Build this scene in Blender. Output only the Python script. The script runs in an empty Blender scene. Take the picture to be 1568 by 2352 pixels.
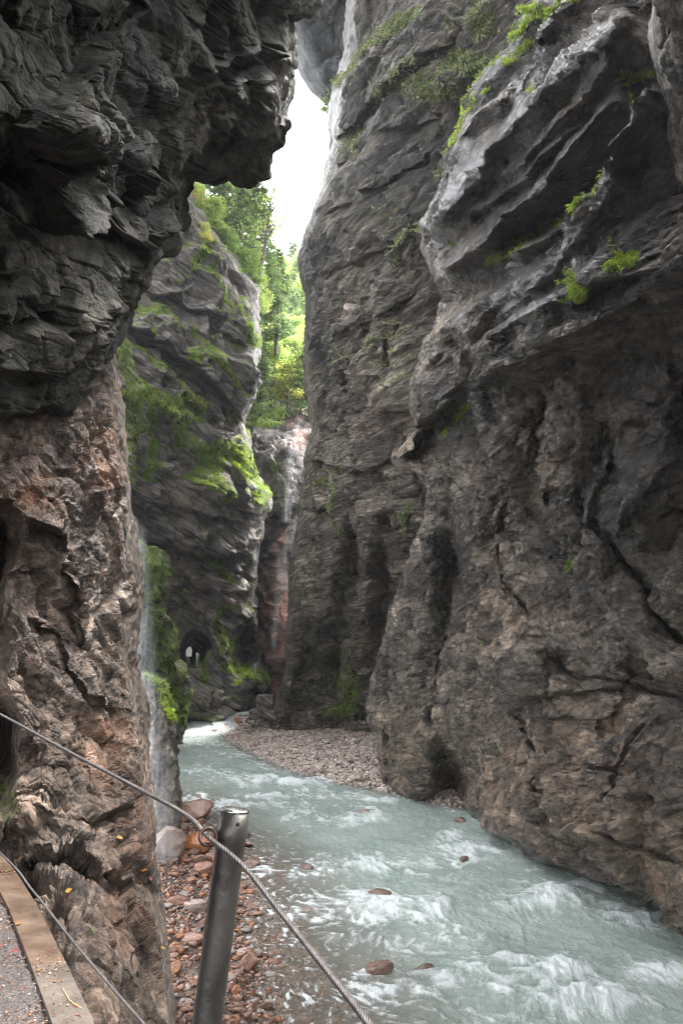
import bpy, math, random
import numpy as np
from mathutils import Vector, Matrix

# ------------------------------------------------------------------ camera, sky, sun, exposure
S = bpy.context.scene
CAMZ = 5.5
PITCH = math.radians(9.0)
F = 18.0 / 22.2 * 2352.0                       # focal length on a 1568 x 2352 frame
cam_d = bpy.data.cameras.new("camera"); cam = bpy.data.objects.new("camera", cam_d)
S.collection.objects.link(cam); S.camera = cam
cam.location = (0, 0, CAMZ); cam.rotation_euler = (math.radians(90) + PITCH, 0, 0)
cam_d.sensor_fit = 'VERTICAL'; cam_d.sensor_height = 22.2; cam_d.sensor_width = 14.8
cam_d.lens = 18.0; cam_d.clip_start = 0.05; cam_d.clip_end = 2000

SUN_EL, SUN_AZ = 63.0, 60.0                     # azimuth from +y towards +x
W = bpy.data.worlds.new("World"); S.world = W; W.use_nodes = True
wn, wl = W.node_tree.nodes, W.node_tree.links
sky = wn.new('ShaderNodeTexSky'); sky.sky_type = 'NISHITA'; sky.sun_disc = False
sky.sun_elevation = math.radians(SUN_EL); sky.sun_rotation = math.radians(SUN_AZ)
sky.air_density = 1.0; sky.dust_density = 6.0; sky.ozone_density = 0.6; sky.altitude = 900
hsv = wn.new('ShaderNodeHueSaturation'); hsv.inputs['Saturation'].default_value = 0.12
wl.new(sky.outputs[0], hsv.inputs['Color'])
wl.new(hsv.outputs[0], wn['Background'].inputs['Color'])
wn['Background'].inputs['Strength'].default_value = 0.15
sd = bpy.data.lights.new("sun", 'SUN'); sun = bpy.data.objects.new("sun", sd); S.collection.objects.link(sun)
sd.energy = 1.0; sd.angle = math.radians(14); sd.color = (1, .97, .92)
_a, _e = math.radians(SUN_AZ), math.radians(SUN_EL)
_dir = Vector((math.sin(_a) * math.cos(_e), math.cos(_a) * math.cos(_e), math.sin(_e)))
sun.rotation_euler = _dir.to_track_quat('Z', 'Y').to_euler()
S.view_settings.view_transform = 'Standard'; S.view_settings.look = 'None'
S.view_settings.exposure = 3.5; S.view_settings.gamma = 1.0
S.cycles.filter_width = 1.0; S.cycles.max_bounces = 6; S.cycles.transparent_max_bounces = 12
S.cycles.sample_clamp_indirect = 6

# ------------------------------------------------------------------ numeric helpers
rng = np.random.default_rng(7); random.seed(7)
CP, SP = math.cos(PITCH), math.sin(PITCH)

def ray(px, py):
    xn = (np.asarray(px, float) - 784) / F; yn = (1176 - np.asarray(py, float)) / F
    return np.stack([xn, CP - yn * SP, SP + yn * CP], -1)

def wp(px, py, d):                               # the point seen at a pixel of the photograph, d metres deep
    return np.array([0, 0, CAMZ]) + ray(px, py) * np.asarray(d, float)[..., None]

def V(px, py, d): return Vector(wp(px, py, d).tolist())

def hsh(ix, iy, iz, k):
    h = (ix.astype(np.uint32) * np.uint32(374761393)) ^ (iy.astype(np.uint32) * np.uint32(668265263)) ^ (iz.astype(np.uint32) * np.uint32(2147483647 - 61)) ^ np.uint32((k * 974634777) & 0xffffffff)
    h = (h ^ (h >> np.uint32(13))) * np.uint32(1274126177)
    h = (h ^ (h >> np.uint32(15))) * np.uint32(2246822519)
    h = h ^ (h >> np.uint32(16))
    return (h & np.uint32(0xffffff)).astype(np.float32) / np.float32(0xffffff)

def perlin(p, seed=0):
    p = p.astype(np.float32); i = np.floor(p).astype(np.int64); f = p - i
    u = f * f * f * (f * (f * 6 - 15) + 10); out = 0
    for dx in (0, 1):
        for dy in (0, 1):
            for dz in (0, 1):
                a, b, c = i[..., 0] + dx, i[..., 1] + dy, i[..., 2] + dz
                g = [hsh(a, b, c, seed * 3 + k) * 2 - 1 for k in range(3)]
                v = g[0] * (f[..., 0] - dx) + g[1] * (f[..., 1] - dy) + g[2] * (f[..., 2] - dz)
                w = (u[..., 0] if dx else 1 - u[..., 0]) * (u[..., 1] if dy else 1 - u[..., 1]) * (u[..., 2] if dz else 1 - u[..., 2])
                out = out + v * w
    return out * 1.4

def fbm(p, oct=4, seed=0, gain=.5, ridge=False):
    a, s, out = 1.0, 1.0, 0
    for o in range(oct):
        n = perlin(p * s + 17.3 * o, seed + o)
        if ridge: n = .35 - np.abs(n)
        out = out + a * n; a *= gain; s *= 2.03
    return out

def vor(p, seed=0):
    """fractured blocks: F1, F2, and a random tilted facet per block"""
    p = p.astype(np.float32); i = np.floor(p).astype(np.int64); f = p - i
    F1 = np.full(p.shape[:-1], 9., np.float32); F2 = F1.copy(); T = np.zeros_like(F1); Hh = np.zeros_like(F1)
    for dx in (-1, 0, 1):
        for dy in (-1, 0, 1):
            for dz in (-1, 0, 1):
                a, b, c = i[..., 0] + dx, i[..., 1] + dy, i[..., 2] + dz
                q = [hsh(a, b, c, seed + k) for k in range(3)]
                v = [f[..., 0] - dx - q[0], f[..., 1] - dy - q[1], f[..., 2] - dz - q[2]]
                d = v[0] ** 2 + v[1] ** 2 + v[2] ** 2
                m = d < F1
                F2 = np.where(m, F1, np.minimum(F2, d)); F1 = np.where(m, d, F1)
                t = sum(v[k] * (q[(k + 1) % 3] * 2 - 1) for k in range(3))
                T = np.where(m, t, T); Hh = np.where(m, q[0] * .5 + q[1] * .5, Hh)
    return np.sqrt(F1), np.sqrt(F2), T, Hh - .5

def sstep(a, b, x):
    t = np.clip((x - a) / (b - a), 0, 1); return t * t * (3 - 2 * t)

def tps(pts):
    pts = np.array(pts, float); X = pts[:, :2] / 1000; v = np.log(pts[:, 2]); n = len(X)
    U = lambda r2: .5 * r2 * np.log(r2 + 1e-9)
    K = U(((X[:, None] - X[None]) ** 2).sum(-1)) + np.eye(n) * 2e-4
    P = np.c_[np.ones(n), X]; A = np.zeros((n + 3, n + 3)); A[:n, :n] = K; A[:n, n:] = P; A[n:, :n] = P.T
    c = np.linalg.solve(A, np.r_[v, 0, 0, 0])
    def f(px, py):
        x, y = px / 1000, py / 1000; o = c[n] + c[n + 1] * x + c[n + 2] * y
        for k in range(n): o = o + c[k] * U((x - X[k, 0]) ** 2 + (y - X[k, 1]) ** 2)
        return np.exp(o)
    return f

def sdist(px, py, poly):
    """distance to a polyline, + above it (for lines drawn left to right), and a taper at its ends"""
    best = np.full(px.shape, 1e9); sg = np.ones(px.shape); uu = np.zeros(px.shape); L = 0
    for (ax, ay), (bx, by) in zip(poly[:-1], poly[1:]):
        dx, dy = bx - ax, by - ay; l = math.hypot(dx, dy)
        t = np.clip(((px - ax) * dx + (py - ay) * dy) / (l * l), 0, 1)
        d = np.hypot(px - ax - t * dx, py - ay - t * dy); m = d < best
        best = np.where(m, d, best); sg = np.where(m, np.where(dx * (py - ay) - dy * (px - ax) < 0, 1, -1), sg)
        uu = np.where(m, L + t * l, uu); L += l
    return sg * best, np.clip(np.minimum(uu, L - uu) / 45., 0, 1)

def saw(poly, h, up, down):      # a ledge: rock swells out towards the line from below and steps back above it
    def f(px, py):
        s, t = sdist(px, py, poly)
        return -h * t * np.where(s > 0, 1 - sstep(0, up, s), np.exp(np.minimum(s, 0) / down))
    return f
def lip(poly, h, up, down):      # an overhang: rock above the line stands out, hollow below it
    def f(px, py):
        s, t = sdist(px, py, poly)
        return h * t * np.where(s > 0, -np.exp(-s / up) * .5, sstep(0, 10, -s) * np.exp(np.minimum(s, 0) / down) * .8 - .5 * (1 - sstep(0, 10, -s)))
    return f
def ridge(poly, h, w):
    def f(px, py):
        s, t = sdist(px, py, poly); return -h * t * np.exp(-(s / w) ** 2)
    return f
def blob(x, y, rx, ry, h, rot=0, k=2):
    c, s = math.cos(rot), math.sin(rot)
    def f(px, py):
        a = ((px - x) * c + (py - y) * s) / rx; b = (-(px - x) * s + (py - y) * c) / ry
        return -h * np.exp(-(a * a + b * b) ** (k / 2))
    return f

def frame(dirv, nrm):            # rows: along bedding, across bedding, out of the wall
    a = Vector(dirv).normalized(); n = Vector(nrm).normalized(); b = n.cross(a).normalized(); n = a.cross(b)
    return np.array([a, b, n])

# ------------------------------------------------------------------ mesh helpers
def new_mesh(name, co, faces, smooth=False, attrs=None):
    """faces: int array (n,3|4) ; co: (n,3)"""
    me = bpy.data.meshes.new(name); co = np.asarray(co, np.float32); faces = np.asarray(faces, np.int32)
    me.vertices.add(len(co)); me.vertices.foreach_set('co', co.ravel())
    n, k = faces.shape
    me.loops.add(n * k); me.loops.foreach_set('vertex_index', faces.ravel())
    me.polygons.add(n); me.polygons.foreach_set('loop_start', np.arange(0, n * k, k, dtype=np.int32))
    me.polygons.foreach_set('use_smooth', np.full(n, smooth, bool))
    me.update(calc_edges=True)
    for a, v in (attrs or {}).items():
        at = me.attributes.new(a, 'FLOAT', 'POINT'); at.data.foreach_set('value', np.asarray(v, np.float32).ravel())
    return me

def grid_faces(nr, nc):
    i = np.arange(nr * nc).reshape(nr, nc)
    return np.stack([i[:-1, :-1], i[:-1, 1:], i[1:, 1:], i[1:, :-1]], -1).reshape(-1, 4)

def link(name, me, mat=None, parent=None, label=None, cat=None, group=None, kind=None, loc=None):
    o = bpy.data.objects.new(name, me); S.collection.objects.link(o)
    if mat is not None and me is not None:
        me.materials.clear()
        for m in (mat if isinstance(mat, (list, tuple)) else [mat]): me.materials.append(m)
    if parent is not None: o.parent = parent
    if label: o['label'] = label
    if cat: o['category'] = cat
    if group: o['group'] = group
    if kind: o['kind'] = kind
    if loc is not None: o.location = loc
    return o

def copy_tree(o, parent=None):
    c = o.copy(); S.collection.objects.link(c); c.parent = parent
    for ch in [x for x in o.children]: copy_tree(ch, c)
    return c

class MB:
    """collects simple solids as one mesh"""
    def __init__(s): s.v = []; s.f3 = []; s.n = 0
    def add(s, v, tris):
        v = np.asarray(v, float); s.v.append(v); s.f3.append(np.asarray(tris, int) + s.n); s.n += len(v)
    def quads(s, v, q):
        q = np.asarray(q, int); s.add(v, np.r_[q[:, [0, 1, 2]], q[:, [0, 2, 3]]])
    def tube(s, pts, rad, n=10, cap=True):
        pts = [Vector(p) for p in pts]; m = len(pts); rad = [rad] * m if np.isscalar(rad) else rad
        up = None; V_ = []
        for i, p in enumerate(pts):
            t = (pts[min(i + 1, m - 1)] - pts[max(i - 1, 0)]).normalized()
            if up is None: up = t.orthogonal().normalized()
            up = (up - t * up.dot(t)).normalized(); b = t.cross(up)
            for k in range(n):
                a = 2 * math.pi * k / n; V_.append(p + (up * math.cos(a) + b * math.sin(a)) * rad[i])
        q = [(i * n + k, i * n + (k + 1) % n, (i + 1) * n + (k + 1) % n, (i + 1) * n + k) for i in range(m - 1) for k in range(n)]
        q = np.array(q); tr = np.r_[q[:, [0, 1, 2]], q[:, [0, 2, 3]]]
        V_ = [tuple(v) for v in V_]
        if cap:
            V_ += [tuple(pts[0]), tuple(pts[-1])]; e = len(V_)
            tr = np.r_[tr, [(e - 2, (k + 1) % n, k) for k in range(n)], [(e - 1, (m - 1) * n + k, (m - 1) * n + (k + 1) % n) for k in range(n)]]
        s.add(V_, tr)
    def prism(s, top, h):        # polygon points (3-D), extruded down by h
        n = len(top); t = np.array(top, float); b = t - np.array([0, 0, h])
        s.add(np.r_[t, b], [(0, k, k + 1) for k in range(1, n - 1)] + [(n, n + k + 1, n + k) for k in range(1, n - 1)] +
              [x for k in range(n) for x in ((k, n + k, n + (k + 1) % n), (k, n + (k + 1) % n, (k + 1) % n))])
    def mesh(s, name, smooth=False):
        return new_mesh(name, np.concatenate(s.v), np.concatenate(s.f3), smooth)

# ------------------------------------------------------------------ materials
def mat(name):
    m = bpy.data.materials.new(name); m.use_nodes = True
    return m, m.node_tree.nodes, m.node_tree.links, m.node_tree.nodes['Principled BSDF']
def nd(n, t, **kw):
    x = n.new(t)
    for k, v in kw.items():
        if k in x.inputs: x.inputs[k].default_value = v
        else: setattr(x, k, v)
    return x
def noise(n, l, vec, scale, detail=6, rough=.6, dist=0.):
    x = nd(n, 'ShaderNodeTexNoise', Scale=scale, Detail=detail, Roughness=rough, Distortion=dist)
    if vec is not None: l.new(vec, x.inputs['Vector'])
    return x.outputs['Fac']
def ramp(n, l, fac, stops):
    x = n.new('ShaderNodeValToRGB'); e = x.color_ramp.elements
    while len(e) < len(stops): e.new(.5)
    for k, (p, c) in enumerate(stops):
        e[k].position = p; e[k].color = (*c, 1) if not np.isscalar(c) else (c, c, c, 1)
    l.new(fac, x.inputs[0]); return x.outputs[0]
def mix(n, l, fac, a, b, mode='MIX'):
    x = nd(n, 'ShaderNodeMix', data_type='RGBA', blend_type=mode)
    for s, v in ((x.inputs[0], fac), (x.inputs[6], a), (x.inputs[7], b)):
        if hasattr(v, 'is_linked'): l.new(v, s)
        else: s.default_value = (*v, 1) if isinstance(v, tuple) else v
    return x.outputs[2]
def math_(n, l, op, a, b=None, clamp=False):
    x = nd(n, 'ShaderNodeMath', operation=op, use_clamp=clamp)
    for s, v in zip(x.inputs, (a, b)):
        if v is None: continue
        if hasattr(v, 'is_linked'): l.new(v, s)
        else: s.default_value = v
    return x.outputs[0]
def attr(n, name): return nd(n, 'ShaderNodeAttribute', attribute_name=name).outputs['Fac']

def rock_mat(name, cols, fr=None, scale=1., rough=(.3, .6), wetrough=.18, bump=.5, bscale=8., tint=(.22, .1, .06), moss=((.09, .13, .025), (.25, .34, .06)), stretch=(1, 1, 1), spec=.5, streak=.35, facet=.35, crack=.12, joints=.75):
    m, n, l, b = mat(name)
    tc = n.new('ShaderNodeTexCoord').outputs['Object']
    mp = nd(n, 'ShaderNodeMapping', Scale=stretch)
    if fr is not None: mp.inputs['Rotation'].default_value = Matrix(fr.tolist()).to_euler()
    mp.vector_type = 'POINT'; l.new(tc, mp.inputs[0]); v = mp.outputs[0]
    if fr is not None:                           # rotate first, then stretch along the bedding
        mp.inputs['Scale'].default_value = (1, 1, 1)
        m2 = nd(n, 'ShaderNodeMapping', Scale=stretch); l.new(v, m2.inputs[0]); v = m2.outputs[0]
    big = noise(n, l, v, .35 * scale, 7, .62, .6)
    c = ramp(n, l, big, [(.30, cols[0]), (.46, cols[1]), (.58, cols[2]), (.72, cols[3])])
    sp = noise(n, l, v, 5 * scale, 10, .78)
    c = mix(n, l, .85, c, ramp(n, l, sp, [(.34, .16), (.48, .8), (.64, 2.)]), 'MULTIPLY')
    if streak:                                   # mineral streaks run down the wall
        ms = nd(n, 'ShaderNodeMapping', Scale=(1.6 * scale, 1.6 * scale, .16 * scale)); l.new(tc, ms.inputs[0])
        c = mix(n, l, streak, c, ramp(n, l, noise(n, l, ms.outputs[0], 1.4, 6, .6), [(.38, .35), (.52, 1.), (.66, 1.35)]), 'MULTIPLY')
    tn = noise(n, l, tc, 1.3 * scale, 6, .6)
    tm = math_(n, l, 'MULTIPLY', attr(n, 'tint'), ramp(n, l, tn, [(.35, 0.), (.6, 1.)]))
    c = mix(n, l, tm, c, tint)
    c = mix(n, l, math_(n, l, 'MULTIPLY', attr(n, 'wet'), .45), c, mix(n, l, 1., c, (.3, .3, .3), 'MULTIPLY'))
    c = mix(n, l, math_(n, l, 'MULTIPLY', attr(n, 'film_shade'), ramp(n, l, noise(n, l, tc, 1.2 * scale, 6, .65), [(.36, .25), (.56, .92)])), c, (.04, .041, .043))  # black wet film, with shade of overhangs and recesses put into the colour
    mn = noise(n, l, tc, 9 * scale, 8, .7)
    mm = math_(n, l, 'ADD', attr(n, 'moss'), math_(n, l, 'MULTIPLY', math_(n, l, 'SUBTRACT', mn, .5), 1.6))
    mm = ramp(n, l, mm, [(.42, 0.), (.62, 1.)])
    mc = ramp(n, l, noise(n, l, tc, 3 * scale, 5, .7), [(.35, moss[0]), (.65, moss[1])])
    c = mix(n, l, mm, c, mc)
    sn = ramp(n, l, noise(n, l, v, 1.9 * scale, 9, .7, .8), [(.36, .25), (.47, 1.)]); c = mix(n, l, .5, c, sn, 'MULTIPLY')
    wq = nd(n, 'ShaderNodeVectorMath', operation='MULTIPLY_ADD'); nq = nd(n, 'ShaderNodeTexNoise', Scale=bscale * .5, Detail=5., Roughness=.7); l.new(v, nq.inputs['Vector'])
    l.new(nq.outputs['Color'], wq.inputs[0]); wq.inputs[1].default_value = (1.1 / bscale,) * 3; l.new(v, wq.inputs[2])
    for sc_, lo_ in ((.16, .5), (.5, .6)):
        vb = nd(n, 'ShaderNodeTexVoronoi', feature='F1', Scale=bscale * sc_, Randomness=1.); l.new(wq.outputs[0], vb.inputs['Vector'])
        sx = nd(n, 'ShaderNodeSeparateColor'); l.new(vb.outputs['Color'], sx.inputs[0])
        c = mix(n, l, .8, c, ramp(n, l, sx.outputs[0], [(0., lo_), (1., 1.45)]), 'MULTIPLY')
    vj = nd(n, 'ShaderNodeTexVoronoi', feature='DISTANCE_TO_EDGE', Scale=bscale * .16, Randomness=1.); l.new(wq.outputs[0], vj.inputs['Vector'])
    c = mix(n, l, joints, c, ramp(n, l, vj.outputs['Distance'], [(0., .12), (.035, .6), (.07, 1.)]), 'MULTIPLY')
    l.new(c, b.inputs['Base Color'])
    rn = ramp(n, l, noise(n, l, v, 3 * scale, 5, .6), [(.35, rough[0]), (.65, rough[1])])
    r = mix(n, l, attr(n, 'wet'), rn, (wetrough,) * 3)
    r = mix(n, l, mm, r, (.9, .9, .9)); l.new(r, b.inputs['Roughness'])
    b.inputs['Specular IOR Level'].default_value = spec
    wn_ = ramp(n, l, noise(n, l, v, 1.1 * scale, 5, .6), [(.38, .15), (.6, 1.)]); l.new(math_(n, l, 'MULTIPLY', attr(n, 'wet'), wn_), b.inputs['Coat Weight']); b.inputs['Coat Roughness'].default_value = .26
    wv = nd(n, 'ShaderNodeVectorMath', operation='MULTIPLY_ADD'); nt3 = nd(n, 'ShaderNodeTexNoise', Scale=bscale * .35, Detail=4.); l.new(v, nt3.inputs['Vector'])
    l.new(nt3.outputs['Color'], wv.inputs[0]); wv.inputs[1].default_value = (.9 / bscale,) * 3; l.new(v, wv.inputs[2])
    vo = nd(n, 'ShaderNodeTexVoronoi', feature='F1', Scale=bscale * .55, Randomness=1., Detail=1., Roughness=.6); l.new(wv.outputs[0], vo.inputs['Vector'])
    ve = nd(n, 'ShaderNodeTexVoronoi', feature='DISTANCE_TO_EDGE', Scale=bscale * .16, Randomness=1.); l.new(wv.outputs[0], ve.inputs['Vector'])
    joint = ramp(n, l, ve.outputs['Distance'], [(0., 0.), (.06, 1.)])
    h1 = noise(n, l, v, bscale * .6, 8, .74)
    hh = math_(n, l, 'ADD', math_(n, l, 'ADD', math_(n, l, 'MULTIPLY', h1, 1.6), math_(n, l, 'MULTIPLY', vo.outputs['Distance'], facet)), math_(n, l, 'MULTIPLY', joint, crack))
    bp = nd(n, 'ShaderNodeBump', Strength=bump, Distance=2.1 / bscale)
    l.new(hh, bp.inputs['Height']); l.new(bp.outputs[0], b.inputs['Normal'])
    bc = nd(n, 'ShaderNodeBump', Strength=bump * .4, Distance=.7 / bscale); l.new(h1, bc.inputs['Height']); l.new(bc.outputs[0], b.inputs['Coat Normal'])
    return m

def leaf_mat(name, c1, c2, trans=.45, scale=1.5, fall=None):
    m, n, l, b = mat(name); out = n['Material Output']
    tc = n.new('ShaderNodeNewGeometry').outputs['Position']
    rnd = n.new('ShaderNodeObjectInfo').outputs['Random']
    f = math_(n, l, 'ADD', math_(n, l, 'MULTIPLY', noise(n, l, tc, scale, 4, .7), 1.), math_(n, l, 'MULTIPLY', math_(n, l, 'SUBTRACT', rnd, .5), .25))
    c = ramp(n, l, f, [(.36, c1), (.62, c2)])
    if fall: c = mix(n, l, ramp(n, l, noise(n, l, tc, scale * .5, 3, .6), [(.58, 0.), (.68, .9)]), c, fall)
    l.new(c, b.inputs['Base Color']); b.inputs['Roughness'].default_value = .55
    t = n.new('ShaderNodeBsdfTranslucent'); l.new(c, t.inputs[0])
    ms = nd(n, 'ShaderNodeMixShader'); ms.inputs[0].default_value = trans
    l.new(b.outputs[0], ms.inputs[1]); l.new(t.outputs[0], ms.inputs[2]); l.new(ms.outputs[0], out.inputs[0])
    return m

def plain_mat(name, c1, c2, scale, rough=.6, metal=0., bump=.2, bscale=20., stretch=(1, 1, 1), rough2=None):
    m, n, l, b = mat(name)
    tc = n.new('ShaderNodeTexCoord').outputs['Object']; mp = nd(n, 'ShaderNodeMapping', Scale=stretch); l.new(tc, mp.inputs[0]); v = mp.outputs[0]
    f = noise(n, l, v, scale, 8, .65)
    l.new(ramp(n, l, f, [(.35, c1), (.65, c2)]), b.inputs['Base Color'])
    b.inputs['Metallic'].default_value = metal
    l.new(ramp(n, l, noise(n, l, v, scale * 2.1, 6, .6), [(.35, rough), (.65, rough2 or rough)]), b.inputs['Roughness'])
    bp = nd(n, 'ShaderNodeBump', Strength=bump, Distance=.02); l.new(noise(n, l, v, bscale, 8, .6), bp.inputs['Height']); l.new(bp.outputs[0], b.inputs['Normal'])
    return m

# ------------------------------------------------------------------ rock sheets
SHEETS = {}
def edge_fn(poly, jag=0, seed=0):
    ys = np.array([p[1] for p in poly], float); xs = np.array([p[0] for p in poly], float)
    o = np.argsort(ys, kind='stable'); ys, xs = ys[o], xs[o]
    return lambda y: np.interp(y, ys, xs)

def rock(name, material, E, N, L, step, base, feats, relief, Wd=40., R=2., back=6., smooth=True, moss=(), tint=(), wet=(), closed=True, mossup=0., tucks=(), top_close=False, label=None, lim=None, fs=1., rimf=.35, calm=(), film_shade=()):
    """E edge points (n,2); N inward unit vectors; L lengths. relief(world points, px, py) -> metres outwards."""
    a = np.linspace(-math.pi * .48, math.pi / 2, 26) if closed else np.array([math.pi / 2])
    off = Wd * (1 - np.cos(a)); add = R * (1 - np.sin(a))
    nin = int(max(4, (np.max(L) - Wd) / step)); t = np.linspace(0, 1, nin)[1:]
    nr = len(E)
    if closed:
        OFF = np.concatenate([np.tile(off, (nr, 1)), Wd + (L[:, None] - Wd) * t[None]], 1)
        ADD = np.concatenate([np.tile(add, (nr, 1)), np.zeros((nr, len(t)))], 1)
        OFF = np.concatenate([OFF[:, :1] + 4, OFF], 1); ADD = np.concatenate([ADD[:, :1] + back, ADD], 1)
    else:
        OFF = L[:, None] * np.linspace(0, 1, nin)[None]; ADD = np.zeros_like(OFF)
    PX = E[:, :1] + N[:, :1] * OFF; PY = E[:, 1:] + N[:, 1:] * OFF
    D = base(PX, PY)
    q = np.stack([PX / 90., PY / 90., PX * 0], -1)
    wx = PX + 9 * fbm(q, 3, 91); wy = PY + 9 * fbm(q, 3, 95)
    D0 = D + ADD
    for f in feats: D = D + fs * f(wx, wy)
    D = np.maximum(D, .5) + ADD
    P = wp(PX, PY, D); P0 = wp(PX, PY, D0)
    def normals(P):
        du = np.gradient(P, axis=1); dv = np.gradient(P, axis=0)
        nn = np.cross(du, dv); nn /= np.linalg.norm(nn, axis=-1, keepdims=True) + 1e-9
        # point towards the camera side on the front face
        s = np.sign((nn[:, nn.shape[1] // 2:] * (np.array([0, 0, CAMZ]) - P[:, nn.shape[1] // 2:])).sum(-1).mean())
        return nn * (s or 1)
    n0 = normals(P0)
    rim = rimf + (1 - rimf) * sstep(0, 2.2 * Wd, OFF) if closed else 1.
    disp = relief(P, PX, PY) * rim
    for x, y, rx, ry in calm: disp = disp * (1 - np.exp(-((PX - x) / rx) ** 2 - ((PY - y) / ry) ** 2))
    P = P + n0 * disp[..., None]
    du = np.linalg.norm(np.diff(P, axis=1, append=P[:, -1:]), axis=-1); du = np.maximum(du, np.roll(du, 1, 1)); dv = np.linalg.norm(np.diff(P0, axis=0, append=P0[-1:]), axis=-1)
    st = sstep(4., 9., du / (np.median(dv) + 1e-6)); Bl = P                     # steep faces are sampled thinly: smooth them down the wall
    for _ in range(5): Bl = (np.roll(Bl, 1, 0) + 2 * Bl + np.roll(Bl, -1, 0)) / 4; st = np.maximum(st, (np.roll(st, 1, 0) + np.roll(st, -1, 0)) * .48)
    st[:6] = 0; st[-6:] = 0; P = P * (1 - st[..., None]) + Bl * st[..., None]
    if lim: P = lim(P)
    n1 = normals(P)
    nz = np.clip(n1[..., 2], 0, 1); q = P * .8
    def mask(lst, soft=1.):
        m = np.zeros(PX.shape)
        for it in lst:
            if it[0] == 'l': s, _ = sdist(PX, PY, it[1]); v = 1 - np.abs(s) / it[2]
            else: _, x, y, rx, ry = it[:5]; v = 1.15 - np.sqrt(((PX - x) / rx) ** 2 + ((PY - y) / ry) ** 2)
            m = np.maximum(m, np.clip(v * 1.6, 0, 1) * (it[-1] if it[-1] <= 1 and len(it) > (3 if it[0] == 'l' else 5) else 1))
        return m
    mo = mask(moss) * (.55 + .7 * sstep(-.3, .25, fbm(q, 4, 33))) + mossup * sstep(.25, .75, nz) * sstep(-.1, .35, fbm(q * .5, 3, 35))
    ti, we = mask(tint), np.maximum(mask(wet), sstep(.75, .2, P[..., 2] + .25 * fbm(q, 2, 37)) * (P[..., 1] > 14))
    me = new_mesh(name, P.reshape(-1, 3), grid_faces(*PX.shape), smooth, dict(moss=np.clip(mo, 0, 1), tint=ti, wet=we, film_shade=mask(film_shade)))
    o = link(name, me, material, kind='structure', label=label)
    SHEETS[name] = (PX, PY, P, n1, mo)
    return o

def on(name, px, py, out=0.):
    PX, PY, P, n, _ = SHEETS[name]; k = np.argmin((PX - px) ** 2 + (PY - py) ** 2 + 1e-3)
    c0 = 27 if PX.shape[1] > 60 else 0
    sub = (PX[:, c0:] - px) ** 2 + (PY[:, c0:] - py) ** 2; r, c = np.unravel_index(np.argmin(sub), sub.shape)
    return Vector((P[r, c + c0] + n[r, c + c0] * out).tolist()), Vector(n[r, c + c0].tolist())

def rowsheet(y0, y1, step, edge, far, side):
    ys = np.arange(y0, y1 + step, step, dtype=float)
    xe = edge_fn(edge)(ys); xf = far if np.isscalar(far) else edge_fn(far)(ys)
    E = np.stack([xe, ys], -1); N = np.tile([[float(side), 0.]], (len(ys), 1)); L = np.abs(xf - xe)
    return E, N, L

def rel(fr, big=(.5, 4.), blocks=((.35, 1.6), (.15, .6)), st=(2.2, 1, 1), fine=(.06, .35), rid=(.0, 2.), s=0, flute=None, strata=None, wmask=None, bk=.8):
    def f(P, PX, PY):
        q = P @ fr.T; qs = q / np.array(st)
        d = big[0] * fbm(qs / big[1], 4, s + 1)
        if rid[0]: d = d + rid[0] * fbm(qs / rid[1], 4, s + 5, ridge=True)
        wq = qs + .14 * np.stack([fbm(qs * 1.3, 2, s + 61), fbm(qs * 1.3, 2, s + 63), fbm(qs * 1.3, 2, s + 65)], -1)
        db = 0
        for k, (am, sc) in enumerate(blocks):
            f1, f2, t, h = vor(wq / sc, s + 11 + k * 7)
            db = db + am * (1.3 * t + .9 * h) - am * .5 * (1 - sstep(0, .12, f2 - f1))
        db = db + fine[0] * fbm(qs / fine[1], 4, s + 9, gain=.6)
        if flute: db = db + flute[0] * fbm(P / np.array([flute[1], flute[1], flute[1] * flute[2]]), 4, s + 21, ridge=True)
        if strata:
            wob = .5 * fbm(q / 3., 3, s + 31) * strata[1] * 2
            u = (q[..., 1] + wob) / strata[1]; fr_ = u - np.floor(u); lay = hsh(np.floor(u).astype(np.int64), np.zeros_like(u, dtype=np.int64), np.zeros_like(u, dtype=np.int64), s)
            db = db + strata[0] * ((lay - .5) + (fr_ ** 2) * .8) * (.6 + .8 * sstep(-.3, .3, fbm(q / 2.5, 2, s + 41)))
        if wmask is not None: db = db * wmask(PX, PY)
        return (d if wmask is None else d * (.4 + .6 * wmask(PX, PY))) * .8 + db * bk
    return f

GREY = [(.08, .067, .051), (.18, .154, .12), (.29, .25, .2), (.42, .37, .3)]
BROWN = [(.065, .045, .034), (.16, .112, .083), (.27, .2, .155), (.4, .305, .25)]
DARK = [(.05, .05, .043), (.095, .092, .078), (.14, .132, .11), (.2, .185, .155)]
FAR = [(.14, .122, .105), (.27, .237, .205), (.4, .352, .305), (.54, .48, .415)]

# --- the overhanging roof of rock, upper left
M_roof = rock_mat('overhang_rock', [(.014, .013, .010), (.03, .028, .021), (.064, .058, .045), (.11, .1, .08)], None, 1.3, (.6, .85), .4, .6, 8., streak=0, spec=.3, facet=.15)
edgeR = [(820, -900), (760, -300), (745, -60), (738, 0), (716, 26), (668, 40), (664, 100), (657, 160), (656, 230), (658, 290), (640, 335), (620, 362), (612, 408), (585, 418), (578, 398), (520, 398), (478, 412), (440, 402),
         (427, 440), (424, 520), (398, 578), (366, 580), (345, 615), (340, 660), (296, 698), (280, 745), (262, 800), (230, 830), (216, 862), (192, 885), (172, 930), (120, 948), (60, 955), (-10, 965), (-120, 985), (-700, 1080)]
Cn = np.array([-500., -520.]); th = []; rr = []
for (x, y) in edgeR: th.append(math.atan2(y - Cn[1], x - Cn[0])); rr.append(math.hypot(x - Cn[0], y - Cn[1]))
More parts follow.
